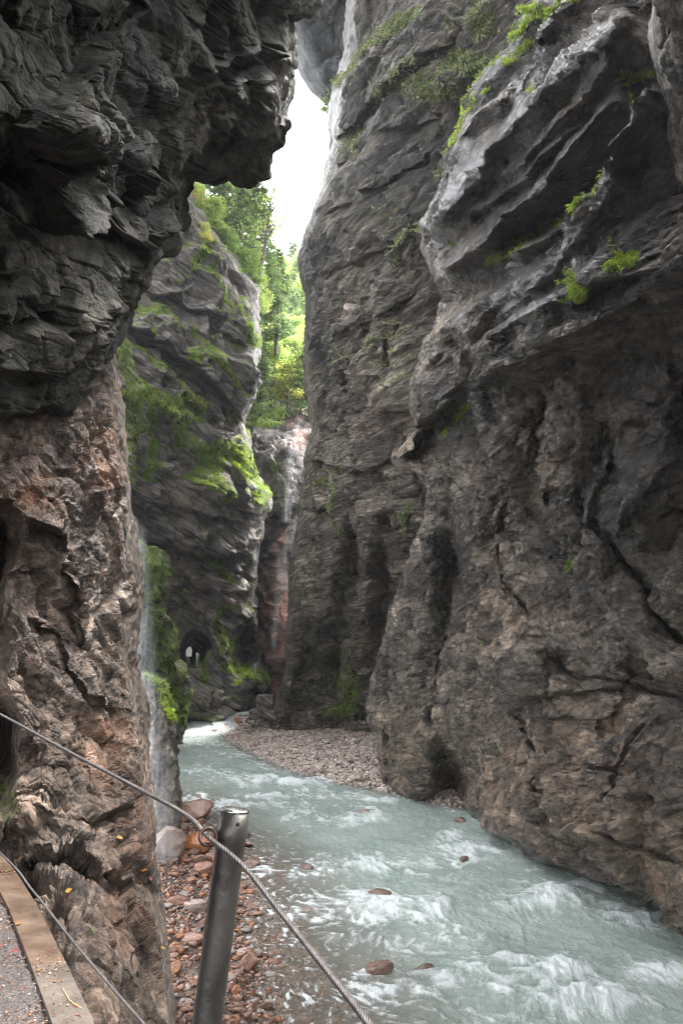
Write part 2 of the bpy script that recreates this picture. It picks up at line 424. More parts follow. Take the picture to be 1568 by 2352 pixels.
th_f = np.concatenate([np.linspace(th[0], math.atan2(520, 1238), 90)[:-1], np.linspace(math.atan2(520, 1238), math.atan2(1470, 600), 620)[:-1], np.linspace(math.atan2(1470, 600), th[-1], 60)])
o_ = np.argsort(th); rs = np.interp(th_f, np.array(th)[o_], np.array(rr)[o_])
dirs = np.stack([np.cos(th_f), np.sin(th_f)], -1)
rs = rs + 9 * fbm(np.stack([th_f * 40, th_f * 0, th_f * 0], -1), 4, 77, gain=.7); E = Cn + dirs * rs[:, None]
fr_l = frame((.5, .75, .35), (.9, -.35, -.2))
base = tps([(-500, -500, 2.6), (-500, 400, 3.2), (0, -400, 3.4), (0, 0, 4.6), (0, 400, 5.2), (0, 800, 6.2), (0, 960, 6.6), (300, 0, 6.2), (300, 400, 6.8), (300, 650, 8.2), (640, 0, 8.6), (640, 300, 9.6), (430, 420, 9.2), (180, 900, 7.6), (740, -20, 9.4), (500, -400, 4.6), (900, -700, 5.0), (-500, 1000, 4.6)])
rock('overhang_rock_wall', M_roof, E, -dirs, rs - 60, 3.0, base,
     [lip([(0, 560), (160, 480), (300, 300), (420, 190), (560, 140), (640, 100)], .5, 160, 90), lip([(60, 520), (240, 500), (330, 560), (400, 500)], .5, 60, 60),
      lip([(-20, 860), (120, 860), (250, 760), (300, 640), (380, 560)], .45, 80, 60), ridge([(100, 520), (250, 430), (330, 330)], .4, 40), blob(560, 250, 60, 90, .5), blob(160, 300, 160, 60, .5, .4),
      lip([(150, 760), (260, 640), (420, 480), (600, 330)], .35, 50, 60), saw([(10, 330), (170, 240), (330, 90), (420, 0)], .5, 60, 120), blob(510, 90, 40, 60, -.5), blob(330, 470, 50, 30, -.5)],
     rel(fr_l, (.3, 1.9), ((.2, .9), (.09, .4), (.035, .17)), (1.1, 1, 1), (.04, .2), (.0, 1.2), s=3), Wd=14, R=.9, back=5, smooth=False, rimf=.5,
     tint=[])

# --- brown wet wall under the overhang, left
M_brown = rock_mat('wet_brown_rock', BROWN, None, 2.2, (.3, .6), .26, .8, 14., tint=(.26, .11, .05), streak=.3, spec=.5, facet=.8)
edgeB = [(150, 820), (192, 872), (240, 820), (262, 800), (276, 860), (292, 960), (300, 1100), (308, 1250), (331, 1345), (326, 1450), (314, 1530), (338, 1620), (346, 1760), (360, 1900), (366, 2000), (378, 2100), (392, 2230), (402, 2360), (420, 2480), (450, 2700)]
edgeB = [(190, 620), (262, 780)] + edgeB[3:]
E, N, L = rowsheet(620, 2700, 2.4, edgeB, -260, -1)
base = tps([(-260, 600, 5.4), (0, 600, 8.6), (190, 620, 10.2), (-260, 800, 4.6), (-260, 1400, 4.0), (-260, 1900, 3.9), (0, 800, 7.4), (0, 1000, 6.8), (0, 1300, 7.2), (0, 1700, 6.8), (0, 1940, 6.6), (130, 900, 8.2), (250, 850, 9.6), (130, 1300, 7.8), (290, 1250, 9.4), (120, 1700, 6.9), (320, 1700, 9.0),
            (100, 1940, 6.4), (200, 1960, 6.5), (350, 1980, 7.6), (120, 2150, 5.2), (200, 2150, 5.3), (300, 2150, 6.0), (370, 2150, 6.9), (180, 2352, 4.4), (260, 2352, 4.8), (330, 2352, 5.3), (390, 2352, 6.0), (400, 2600, 5.0), (250, 2600, 4.0), (0, 2300, 5.2), (-260, 2500, 4.5)])
fr_b = frame((-.35, -.3, .8), (.8, -.5, .1))
def lim_b(P):                                     # keep the wall clear of the walkway
    x, y, z = P[..., 0], P[..., 1], P[..., 2]
    xb = -.99 - .53 * (y - 3.59) + .03
    inside = (z > 3.8) & (y < 5.65) & (x < xb)
    P = P.copy(); P[..., 2] = np.where(inside, 3.8, P[..., 2]); return P
rock('brown_rock_wall', M_brown, E, N, L, 2.4, base,
     [lambda px, py: 3.2 * sstep(60, 10, px + .03 * (py - 1400)) * sstep(1150, 1240, py) * sstep(1900, 1650, py),
      lip([(60, 1830), (130, 1850), (220, 1880), (330, 1830)], .4, 60, 30), lip([(30, 2010), (150, 1995), (250, 2010), (300, 2040)], .5, 30, 60), 
      ridge([(190, 880), (160, 1100), (90, 1300)], .3, 60), lip([(70, 1180), (150, 1230), (200, 1330), (240, 1500)], .35, 70, 40), lip([(100, 1400), (180, 1440), (230, 1600), (330, 1640)], .3, 60, 40), blob(150, 2060, 60, 40, .35), blob(60, 1870, 60, 60, .4)],
     rel(fr_b, (.2, 1.6), ((.17, .8), (.085, .33), (.035, .14), (.013, .06)), (1.5, 1, 1), (.02, .1), (-.12, .9), s=40, bk=.9, wmask=lambda px, py: 1 - .55 * sstep(1980, 2080, py + .3 * (px - 300)) * sstep(150, 230, px)), Wd=26, R=.9, back=4, smooth=False,
     moss=[('b', 20, 1860, 45, 80, .8), ('b', 205, 2150, 12, 14, .5), ('b', 60, 1760, 30, 40, .5)], tint=[('b', 230, 1050, 60, 120), ('b', 100, 1150, 60, 60), ('b', 250, 1720, 60, 120, .6), ('b', 300, 2000, 80, 200, .4)], wet=[('b', 200, 1300, 260, 420, .5), ('b', 150, 2000, 250, 150, .4)], lim=lim_b)

# --- grey slab by the fall
M_grey = rock_mat('grey_rock', GREY, None, 1.2, (.35, .6), .2, .6, 5., streak=.4)
E, N, L = rowsheet(1535, 2010, 2.4, [(250, 1530), (335, 1548), (372, 1562), (388, 1600), (404, 1650), (412, 1700), (416, 1760), (414, 1830), (408, 1890), (400, 1950), (398, 2010)], 60, -1)
base = tps([(60, 1540, 23), (60, 2000, 20), (400, 1560, 22.5), (415, 1750, 22), (405, 1990, 20.8), (330, 1750, 21)])
rock('grey_slab_wall', M_grey, E, N, L, 2.4, base, [], rel(frame((0, .2, 1), (.9, -.4, .1)), (.35, 1.8), ((.22, 1.1), (.1, .4)), (1.3, 1, 1), (.06, .2), s=60), rimf=.9, Wd=14, R=.9, back=6, smooth=True, moss=[('l', [(340, 1552), (378, 1575), (392, 1620), (408, 1650)], 12)], tint=[('b', 390, 1600, 20, 60)])

# --- mossy buttress behind it
M_far = rock_mat('far_cliff_rock', FAR, frame((.8, .25, -.5), (.35, -.9, .1)), .55, (.5, .75), .3, .9, 2.2, stretch=(.3, 2.6, 1), streak=.35, tint=(.36, .21, .16))
edgeM = [(240, 700), (262, 772), (286, 830), (302, 880), (304, 940), (303, 1050), (292, 1110), (300, 1220), (326, 1255), (360, 1290), (366, 1350), (354, 1388), (400, 1428), (410, 1470), (402, 1515), (428, 1560), (432, 1620), (424, 1680), (424, 1720)]
E, N, L = rowsheet(700, 1720, 2.4, edgeM, 120, -1)
base = tps([(120, 700, 30), (120, 1300, 30), (120, 1700, 34), (300, 880, 36), (300, 1250, 37), (360, 1330, 39), (405, 1470, 42), (425, 1600, 45), (250, 750, 34)])
rock('mossy_buttress_wall', M_far, E, N, L, 2.4, base, [lip([(300, 1255), (340, 1280), (366, 1300)], -1., 30, 30), saw([(300, 1380), (350, 1390), (410, 1440)], .8, 30, 60)],
     rel(frame((0, 0, 1), (.8, -.6, 0)), (.9, 3.), ((.4, 1.9), (.25, .8)), (1.2, 1, 1.), (.25, .5), s=70), Wd=16, R=2, back=8, rimf=1., moss=[('l', [(262, 770), (290, 850), (300, 950), (300, 1080)], 50), ('l', [(320, 1255), (345, 1320), (370, 1440), (380, 1560), (410, 1640)], 70)])

# --- the far left cliff with the tunnel
edgeF = [(400, 380), (432, 470), (470, 520), (520, 585), (560, 625), (590, 660), (592, 700), (594, 760), (597, 820), (582, 880), (572, 930), (560, 972), (572, 1005), (575, 1060), (576, 1100), (602, 1128), (606, 1155), (594, 1170), (592, 1260), (590, 1350), (590, 1470), (600, 1520), (615, 1550), (622, 1570), (612, 1640), (612, 1700)]
E, N, L = rowsheet(380, 1700, 2.2, edgeF, 170, -1)
base = tps([(170, 400, 44), (170, 1000, 42), (170, 1600, 46), (430, 480, 51), (590, 700, 52), (590, 860, 51), (560, 980, 54), (570, 1080, 53), (590, 1180, 54), (590, 1450, 56), (610, 1640, 58), (430, 800, 48), (430, 1100, 49), (430, 1400, 51), (430, 1640, 52), (540, 1640, 55), (300, 800, 46)])
fr_f = frame((.8, .25, -.5), (.35, -.9, .1))
rock('far_cliff_wall', M_far, E, N, L, 2.2, base,
     [lip([(270, 745), (330, 770), (400, 805), (470, 850), (520, 915), (560, 975)], 2.0, 60, 40), saw([(300, 700), (380, 735), (420, 790)], .8, 30, 40), lip([(300, 640), (400, 690), (500, 745), (590, 800)], .8, 40, 30), saw([(330, 1060), (430, 1085), (540, 1140)], .8, 16, 50), lip([(320, 1150), (450, 1172), (590, 1205)], .7, 40, 30), lip([(420, 1330), (520, 1365), (590, 1345)], .6, 40, 30), saw([(290, 850), (380, 880), (480, 950)], .7, 16, 40), ridge([(500, 1560), (485, 1640)], -.8, 5), saw([(420, 560), (500, 640), (560, 700)], .7, 25, 50), saw([(440, 780), (500, 830), (570, 930)], .7, 20, 50),
      saw([(310, 895), (380, 950), (440, 1010), (475, 1060)], 1.2, 45, 50), saw([(440, 1085), (490, 1105), (508, 1150)], .9, 25, 60), lip([(300, 1235), (370, 1250), (450, 1262), (520, 1275), (580, 1255)], 1.5, 130, 40), lip([(545, 1175), (600, 1172)], 2.5, 40, 60),
      blob(446, 1489, 31, 36, -10, 0, 10), saw([(420, 1522), (480, 1524)], .8, 12, 40), saw([(530, 1530), (580, 1545), (622, 1565)], 2.2, 14, 60), blob(560, 1488, 34, 52, -5.0, 0, 4), ridge([(500, 1330), (505, 1450), (500, 1640)], .9, 18), ridge([(555, 1560), (560, 1640)], .8, 14), ridge([(440, 1560), (430, 1640)], .8, 18),
      ridge([(540, 1250), (530, 1400)], .7, 14), saw([(480, 1000), (520, 1020), (573, 1080)], 1., 30, 60), ridge([(490, 1580), (495, 1640)], -1.0, 8)],
     rel(fr_f, (.7, 5.), ((.5, 3.0), (.26, 1.2), (.13, .5)), (2.2, 1, 1), (.24, .5), (.0, 3), s=80, strata=(1.3, 2.3)), Wd=24, R=3, back=14,
     moss=[('l', [(310, 895), (360, 930), (420, 990), (468, 1050), (474, 1085)], 26), ('l', [(335, 940), (350, 1000), (350, 1090)], 16), ('b', 420, 925, 70, 40, .8), ('l', [(500, 1040), (545, 1060), (570, 1090)], 34), ('l', [(450, 1090), (500, 1115), (508, 1145)], 14), ('b', 590, 1135, 20, 26), ('l', [(490, 1290), (525, 1330)], 16, .8),
           ('b', 350, 1100, 12, 10), ('l', [(420, 640), (480, 560)], 20, .6), ('l', [(480, 620), (560, 720), (590, 790)], 12, .8), ('l', [(440, 760), (500, 820), (560, 900)], 9, .8), ('l', [(310, 700), (380, 720), (410, 750)], 8, .8), ('b', 345, 762, 14, 8), ('b', 450, 820, 30, 12), ('l', [(480, 800), (520, 850)], 8, .7),
           ('l', [(530, 1530), (580, 1545), (615, 1560)], 22), ('l', [(430, 1530), (425, 1600)], 18, .8), ('l', [(480, 1500), (470, 1560)], 12, .8), ('l', [(510, 1380), (505, 1480)], 14, .7), ('b', 520, 1480, 20, 50, .5)], fs=1.5, calm=[(446, 1490, 60, 60), (575, 1530, 60, 40)],
     tint=[('b', 420, 1350, 120, 120, .5), ('b', 420, 1130, 100, 60, .5)], mossup=1.)

# --- end wall of the gorge with forested slope above
edgeE = [(480, 300), (480, 1700)]
E, N, L = rowsheet(480, 1680, 2.6, edgeE, [(520, 430), (545, 560), (575, 640), (640, 668), (860, 690), (860, 1700)], 1)
base = tps([(480, 480, 150), (860, 480, 190), (480, 650, 135), (860, 650, 145), (480, 750, 112), (860, 750, 116), (480, 850, 88), (860, 850, 88), (480, 930, 72), (860, 900, 72), (480, 1000, 66), (860, 1000, 64), (480, 1300, 63), (860, 1300, 61), (480, 1650, 60), (860, 1650, 58)])
M_end = rock_mat('end_wall_rock', [(.05, .043, .039), (.1, .087, .078), (.15, .13, .117), (.21, .185, .165)], None, .5, (.5, .75), .25, .7, 2.0, streak=.4, tint=(.3, .16, .12), moss=((.035, .06, .012), (.09, .14, .025)))
rock('end_wall', M_end, E, N, L, 2.6, base, [lip([(590, 1180), (640, 1175), (700, 1150)], 1.2, 30, 30), saw([(560, 990), (640, 960), (710, 930)], 2., 30, 60), ridge([(690, 930), (670, 1050), (660, 1200)], 1.2, 30), ridge([(640, 1290), (635, 1450), (630, 1560)], 1.5, 26), saw([(600, 1290), (640, 1240), (680, 1200)], 1.0, 20, 30)],
     rel(frame((1, 0, -.1), (0, -1, 0)), (.8, 6.), ((.5, 3.), (.25, 1.2)), (2.4, 1, 1), (.15, .8), s=100, strata=(.5, 1.1)), closed=False,
     moss=[('b', 660, 800, 260, 125), ('b', 660, 480, 300, 220), ('b', 590, 950, 60, 50, .7), ('l', [(600, 1100), (640, 1080)], 10, .6), ('l', [(600, 1220), (596, 1250)], 12, .7)], tint=[('b', 640, 1420, 50, 150), ('b', 690, 970, 34, 60, .6), ('b', 665, 1250, 34, 70), ('b', 625, 1580, 30, 60)], mossup=.5)

# --- dark bulging crag at the top of the slit
E, N, L = rowsheet(-260, 420, 2.8, [(560, -260), (600, -60), (636, 50), (660, 112), (690, 182), (714, 214), (744, 240), (756, 262), (752, 420)], 900, 1)
base = tps([(560, -260, 38), (900, -260, 36), (660, 110, 42), (900, 100, 40), (750, 260, 44), (900, 420, 44)])
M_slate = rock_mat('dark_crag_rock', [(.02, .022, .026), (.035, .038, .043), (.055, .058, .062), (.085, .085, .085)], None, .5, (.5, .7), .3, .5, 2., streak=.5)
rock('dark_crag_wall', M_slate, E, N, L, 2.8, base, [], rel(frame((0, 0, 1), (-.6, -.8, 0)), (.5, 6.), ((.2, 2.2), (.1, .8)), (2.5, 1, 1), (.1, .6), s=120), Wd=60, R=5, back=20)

# --- the middle right cliff
edgeA = [(800, -300), (804, -40), (800, 40), (792, 120), (768, 200), (757, 245), (755, 300), (764, 322), (748, 372), (741, 430), (718, 500), (700, 542), (684, 598), (690, 640), (702, 670), (704, 760), (700, 840), (703, 900), (708, 960), (712, 985), (700, 1030), (692, 1060), (697, 1090), (684, 1130), (682, 1200), (670, 1270), (664, 1340), (658, 1440), (650, 1500), (642, 1580), (622, 1650), (600, 1700)]
E, N, L = rowsheet(-300, 1700, 2.4, edgeA, [(1480, -300), (1400, 0), (1260, 200), (1200, 400), (1180, 1700)], 1)
base = tps([(800, -300, 30), (1180, -300, 22), (780, 200, 33), (1100, 150, 24), (700, 600, 35), (950, 560, 27), (1180, 600, 26), (705, 950, 37), (900, 950, 29), (1150, 1000, 27), (680, 1250, 40), (850, 1250, 34), (1100, 1300, 30), (640, 1560, 46), (760, 1600, 46), (850, 1640, 43), (1000, 1650, 38), (610, 1700, 50)])
fr_a = frame((.45, -.85, .12), (-.85, -.45, 0))
M_mid = rock_mat('middle_cliff_rock', GREY, fr_a, .9, (.3, .55), .2, 1., 5., stretch=(.3, 2.4, 1), streak=.35, tint=(.25, .16, .12))
def strata_low(px, py): return .65 + .35 * sstep(600, 1100, py)
rock('middle_cliff_wall', M_mid, E, N, L, 2.4, base,
     [saw([(770, 215), (850, 140), (960, 40), (1030, -30)], 1.4, 40, 60), lip([(762, 325), (830, 240), (930, 160), (1010, 110), (1070, 50)], 1.6, 40, 50), blob(1020, 180, 110, 50, 1.4, -.2), saw([(1010, 420), (1040, 365), (1060, 330)], .8, 25, 50), saw([(880, 600), (930, 545), (1000, 510)], 1.0, 30, 60),
      lip([(690, 1062), (760, 1060), (850, 1080), (960, 1010)], .8, 60, 50), lip([(760, 500), (880, 430), (1000, 340)], .7, 40, 30), lip([(770, 620), (900, 545), (985, 480)], .6, 40, 30), lip([(780, 390), (900, 310), (1040, 235)], .6, 40, 30), lip([(740, 800), (830, 740), (960, 660)], .5, 40, 30), ridge([(860, 600), (850, 760), (800, 900)], -.7, 8), ridge([(930, 700), (900, 900)], -.6, 7),
      ridge([(790, 700), (780, 850), (750, 960)], .8, 26), ridge([(880, 600), (860, 760), (820, 900)], .9, 40), blob(740, 820, 30, 140, -1.2), lip([(700, 1060), (720, 1170), (760, 1175)], .8, 30, 40), blob(810, 700, 30, 25, -.8),
      ridge([(770, 1150), (750, 1350), (700, 1600)], 1.0, 26), ridge([(850, 1150), (830, 1400), (800, 1620)], 1.2, 26), ridge([(720, 1250), (690, 1450), (650, 1620)], .9, 20), ridge([(810, 1180), (790, 1400), (760, 1600)], -1.0, 14), ridge([(900, 1150), (880, 1400), (860, 1640)], -1., 16), lip([(680, 1165), (740, 1172), (790, 1160)], .9, 30, 24)],
     lambda P, px, py: (lambda t: rel(fr_a, (.6, 4.), ((.26, 2.2), (.14, .9), (.06, .4), (.025, .18)), (2.8, 1, 1), (.11, .26), (.2, 2.), s=140, strata=(.42, .5))(P, px, py) * (1 - t) + rel(frame((0, 0, 1), (-.85, -.45, 0)), (.7, 4.), ((.45, 2.4), (.22, 1.), (.09, .42), (.035, .18)), (2.0, 1, 1), (.13, .26), (-.3, 2.), s=145, flute=(-.4, 1.1, 4.), bk=1.)(P, px, py) * t)(sstep(880, 1120, py)), Wd=24, R=3, back=12, smooth=False,
     rimf=.3, film_shade=[('b', 860, 230, 120, 70, .6), ('b', 715, 660, 50, 130, .8), ('b', 740, 830, 40, 150, .7), ('b', 950, 420, 120, 150, .45)], moss=[('l', [(880, 230), (960, 160), (1040, 130), (1120, 160)], 40, .75), ('b', 1000, 200, 110, 40, .6), ('l', [(775, 190), (850, 110), (960, 20)], 14, .8), ('l', [(1010, 400), (1045, 360)], 18, .8), ('l', [(900, 570), (980, 520)], 16, .8), ('b', 900, 600, 30, 14, .6), ('b', 790, 1580, 34, 60), ('b', 770, 1640, 40, 20, .6), ('b', 730, 1570, 20, 60, .4),  # dark film, and the shade of groove and hollows painted as colour
           ('l', [(765, 1160), (775, 1110), (790, 1080)], 12), ('b', 725, 1110, 20, 16, .6), ('l', [(760, 1190), (770, 1220)], 12, .7), ('b', 800, 1480, 20, 60, .45), ('b', 950, 1180, 12, 40, .6), ('b', 690, 1350, 20, 60, .4), ('b', 1100, 60, 70, 50, .5), ('b', 820, 330, 60, 60, .35)],
     tint=[('b', 880, 960, 60, 60, .7), ('b', 820, 700, 30, 30, .6), ('b', 870, 1350, 80, 200, .4)], wet=[('b', 850, 300, 120, 200, .4)], mossup=.45)

# --- the great right wall
edgeG = [(1330, -420), (1310, -60), (1285, -10), (1240, 40), (1180, 130), (1120, 195), (1075, 280), (1050, 340), (1035, 400), (1000, 470), (978, 515), (980, 580), (1010, 640), (1040, 690), (1010, 760), (965, 860), (945, 935), (935, 1000), (905, 1050), (930, 1085), (975, 1110), (968, 1160), (950, 1240), (920, 1330), (885, 1440), (850, 1540), (838, 1600), (840, 1650), (866, 1690), (872, 1740), (868, 1790), (854, 1842), (846, 1880), (840, 1960)]
E, N, L = rowsheet(-420, 2420, 2.4, edgeG, 2080, 1)
base = tps([(1330, -420, 14), (1820, -420, 9), (1300, 0, 18), (1568, 0, 13.5), (1820, 0, 11), (1060, 320, 21.5), (1250, 300, 17.5), (1500, 300, 14), (980, 520, 22.5), (1250, 600, 18.5), (1568, 600, 14), (1820, 700, 11), (950, 900, 25.5), (1200, 900, 20), (1568, 900, 15), (960, 1150, 26.5), (1200, 1200, 22), (1568, 1250, 15.8), (1820, 1200, 12),
            (840, 1600, 33), (1000, 1500, 28), (1200, 1550, 21.5), (1568, 1600, 15.5), (870, 1800, 32), (990, 1850, 28.6), (1060, 1860, 27.2), (1150, 1930, 23.8), (1300, 2020, 19.9), (1450, 2100, 17.2), (1568, 2190, 15.2), (1820, 2300, 12.2), (1300, 1800, 19), (1820, 1700, 12), (1200, 2300, 24), (1000, 2300, 30)])
fr_g = frame((.35, -.92, .22), (-.92, -.35, 0))
fr_v = frame((.1, -.3, .95), (-.92, -.35, 0))
def blend(a, b, w):
    def f(P, px, py):
        t = w(px, py); return a(P, px, py) * (1 - t) + b(P, px, py) * t
    return f
M_near = rock_mat('near_wall_rock', [(.07, .06, .048), (.17, .138, .108), (.28, .227, .175), (.42, .345, .27)], fr_g, 1.1, (.2, .42), .16, 1., 7., stretch=(.75, 1.3, 1), streak=.35, tint=(.38, .265, .19), spec=.8, facet=.9)
slab = lambda px, py: 1 - .75 * np.clip(sum(w * np.exp(-(((px - x) * math.cos(a) + (py - y) * math.sin(a)) / rx) ** 2 - ((-(px - x) * math.sin(a) + (py - y) * math.cos(a)) / ry) ** 2) for x, y, rx, ry, a, w in
                                   ((1190, 440, 220, 75, -.75, 1), (1170, 260, 130, 50, -.85, .9), (1050, 600, 60, 70, 0, .6), (1050, 960, 70, 80, -.5, .8), (1440, 880, 130, 50, -.3, .7), (1030, 1280, 50, 110, 0, .7), (1330, 1460, 70, 100, .4, .7), (1500, 1450, 60, 120, -.6, .6), (1040, 1750, 70, 130, 0, .6), (1480, 1700, 100, 90, .0, .5), (1300, 370, 140, 60, -.8, .8), (1230, 690, 270, 80, -.5, .6))), 0, 1)
rock('near_rock_wall', M_near, E, N, L, 2.4, base,
     [saw([(1000, 545), (1060, 450), (1120, 345), (1200, 280), (1290, 190), (1380, 110), (1470, 10)], 1.45, 40, 90), saw([(1010, 650), (1090, 562), (1160, 495), (1240, 430), (1330, 330), (1400, 255), (1440, 190)], 1.0, 26, 60),
      saw([(1150, 420), (1230, 330), (1330, 240), (1420, 120)], .5, 14, 30),
      saw([(1040, 410), (1080, 310), (1130, 220), (1200, 150), (1290, 50), (1310, -40)], .5, 30, 60), saw([(1230, 150), (1320, 60), (1400, -60)], .9, 30, 60), saw([(1180, 250), (1250, 160), (1330, 130)], .5, 20, 40),
      saw([(950, 945), (1050, 882), (1200, 832), (1330, 770), (1440, 705), (1568, 640), (1700, 590)], 1.5, 260, 45), saw([(1010, 860), (1110, 790), (1230, 720), (1340, 650), (1440, 560)], .6, 30, 40), saw([(1000, 780), (1060, 720), (1150, 660), (1260, 600)], .5, 24, 40), saw([(1100, 500), (1180, 420), (1270, 340), (1350, 270)], .55, 16, 40), saw([(1060, 350), (1110, 270), (1160, 220), (1230, 190)], .5, 18, 40),
      saw([(1040, 800), (1130, 720), (1240, 650), (1330, 560), (1400, 470), (1440, 380)], .7, 60, 50), lip([(1130, 590), (1240, 530), (1330, 480), (1390, 400), (1440, 300), (1500, 170)], -1.4, 60, 60),
      lip([(905, 1055), (945, 990), (1060, 900)], 1.6, 50, 70), lip([(1320, 690), (1400, 640), (1568, 600)], .8, 60, 60),
      lip([(1140, 1640), (1230, 1600), (1330, 1590), (1450, 1560)], .35, 30, 25), lip([(1060, 1480), (1150, 1470), (1260, 1500)], .35, 30, 20), lip([(1150, 1120), (1130, 1250), (1180, 1400), (1170, 1520)], .5, 40, 25), lip([(1310, 1000), (1290, 1150), (1340, 1280)], .5, 40, 20), lip([(1440, 960), (1410, 1120), (1430, 1260), (1500, 1380)], .5, 40, 20),
      lip([(1225, 1080), (1240, 1160), (1300, 1260), (1360, 1350), (1430, 1460), (1500, 1550), (1600, 1640)], 1.0, 70, 30), lip([(1520, 1620), (1470, 1690), (1430, 1780), (1395, 1850)][::-1], -.5, 40, 30),
      ridge([(1480, 1660), (1440, 1760), (1395, 1850)], -.5, 5), ridge([(1240, 1650), (1330, 1652), (1410, 1655)], -.35, 3), ridge([(1290, 1700), (1340, 1760), (1460, 1785)], -.4, 4), ridge([(1160, 1120), (1150, 1300), (1220, 1430)], -.6, 6), ridge([(1060, 1600), (1180, 1650), (1250, 1760), (1240, 1900)], -.5, 5), ridge([(1400, 1000), (1380, 1200), (1480, 1400), (1568, 1500)], -.6, 6), ridge([(1230, 1480), (1330, 1560), (1420, 1560), (1560, 1620)], -.4, 4), ridge([(1350, 1880), (1460, 1960), (1568, 1990)], -.35, 4), ridge([(990, 1420), (1000, 1560), (980, 1700)], -.5, 6),
      blob(1130, 1010, 90, 120, 1.4), blob(1300, 1000, 70, 140, .9, .2), blob(1440, 1100, 60, 200, 1.2, .2), ridge([(1240, 900), (1235, 1050), (1250, 1180)], -.5, 10), ridge([(1370, 950), (1350, 1200), (1330, 1300)], -.4, 10), ridge([(1500, 950), (1450, 1150), (1400, 1350)], -.4, 12),
      blob(1035, 1290, 55, 130, -.9, 0, 2), blob(1080, 1260, 30, 90, .8), ridge([(1000, 1180), (960, 1400), (920, 1600)], 1.2, 34), blob(1030, 1500, 60, 40, .8), saw([(1000, 1480), (1060, 1475), (1130, 1500), (1290, 1490)], .6, 24, 80), blob(1180, 1380, 70, 120, 1.0), blob(1230, 1530, 120, 80, .8), blob(1340, 1460, 60, 130, -.5, .3, 2),
      ridge([(1500, 1250), (1560, 1400)], .8, 40), blob(1540, 1460, 40, 40, -.6), lip([(1250, 1648), (1330, 1652), (1400, 1655)], .3, 20, 20), lip([(1300, 1710), (1340, 1760), (1400, 1780)], .3, 20, 20), lip([(1160, 1700), (1170, 1800), (1210, 1900)], .5, 40, 30), lip([(1430, 1500), (1400, 1600), (1350, 1720)][::-1], .4, 40, 30),
      blob(1035, 1812, 48, 80, -2.2, .1, 2), blob(930, 1750, 50, 120, .9), ridge([(980, 1650), (990, 1860)], .6, 20),
      lip([(1085, 1850), (1130, 1905), (1210, 1955), (1330, 2010), (1440, 2050), (1520, 2110), (1600, 2200)], 1.3, 160, 90), blob(1230, 1850, 110, 90, .8), blob(1400, 1900, 140, 90, .7), ridge([(900, 1640), (890, 1750), (880, 1840)], -.6, 12)],
     blend(rel(fr_g, (.6, 3.5), ((.3, 1.6), (.13, .6), (.055, .26), (.02, .11)), (2.0, 1, 1), (.075, .17), (.25, 1.6), s=170, strata=(.4, .55), wmask=slab),
           rel(fr_v, (.6, 3.2), ((.36, 1.7), (.17, .7), (.07, .3), (.025, .12)), (1.7, 1, 1), (.09, .18), (-.3, 1.6), s=175, flute=(-.3, 1.0, 3.5), wmask=slab, bk=1.), lambda px, py: sstep(860, 1020, py + .25 * (px - 1000)) * (1 - .55 * sstep(1560, 1700, py))), Wd=16, R=1.3, back=8, smooth=False, rimf=.6,
     moss=[('l', [(1040, 400), (1075, 290), (1120, 200), (1180, 120), (1270, 30)], 8), ('l', [(1120, 600), (1230, 530), (1290, 500)], 12), ('b', 1450, 600, 60, 24, .7), ('b', 1340, 670, 30, 30, .7), ('l', [(1350, 470), (1400, 380), (1450, 230), (1500, 160)], 12), ('l', [(1020, 1000), (1070, 930)], 8, .8), ('b', 1130, 1480, 14, 14, .5), ('b', 1290, 1300, 16, 20, .5), ('b', 1120, 1460, 12, 18, .5), ('b', 950, 1180, 14, 60, .7)],
     tint=[('b', 1300, 1800, 300, 220, .75), ('b', 920, 1750, 80, 120, .5), ('b', 1180, 1400, 120, 120, .5), ('b', 1180, 1050, 150, 100, .35), ('b', 1480, 2020, 120, 120, .8)],
     wet=[('b', 1250, 650, 260, 150), ('b', 1450, 350, 120, 260), ('l', [(1000, 545), (1060, 450), (1120, 345), (1200, 280), (1290, 190), (1380, 110), (1470, 10)], 50, .6), ('b', 1250, 1100, 300, 200, .6)], mossup=.12, fs=1.5, film_shade=[('b', 1190, 440, 240, 130), ('b', 1250, 220, 260, 220, .85), ('b', 1300, 650, 280, 130, .6), ('b', 1460, 400, 160, 320, .75), ('b', 1480, 880, 130, 70, .6), ('b', 1050, 960, 90, 90, .8), ('b', 1400, 1150, 120, 120, .4), ('b', 1040, 1280, 50, 120, .5)])  # dark film on the slabs; shade under ledges and in recesses painted in too

# --- rock pillar at the right rim of the view
E, N, L = rowsheet(-420, 700, 3.0, [(1506, -420), (1504, 0), (1492, 90), (1506, 150), (1524, 190), (1536, 260), (1530, 320), (1545, 400), (1560, 500), (1590, 600), (1640, 700)], 1900, 1)
base = tps([(1500, -420, 8.5), (1900, -420, 6), (1500, 0, 11), (1900, 0, 8), (1560, 500, 13.4), (1900, 600, 10), (1640, 700, 14)])
M_pil = rock_mat('pillar_rock', GREY, None, 1.4, (.4, .65), .25, .8, 7., streak=.4, tint=(.2, .13, .09))
rock('rock_pillar_wall', M_pil, E, N, L, 3.0, base, [], rel(frame((.1, -.4, .9), (-.9, -.4, 0)), (.3, 2.), ((.2, .9), (.08, .3)), (2, 1, 1), (.04, .2), s=210, flute=(.2, .6, 4)), Wd=26, R=1.5, back=4)

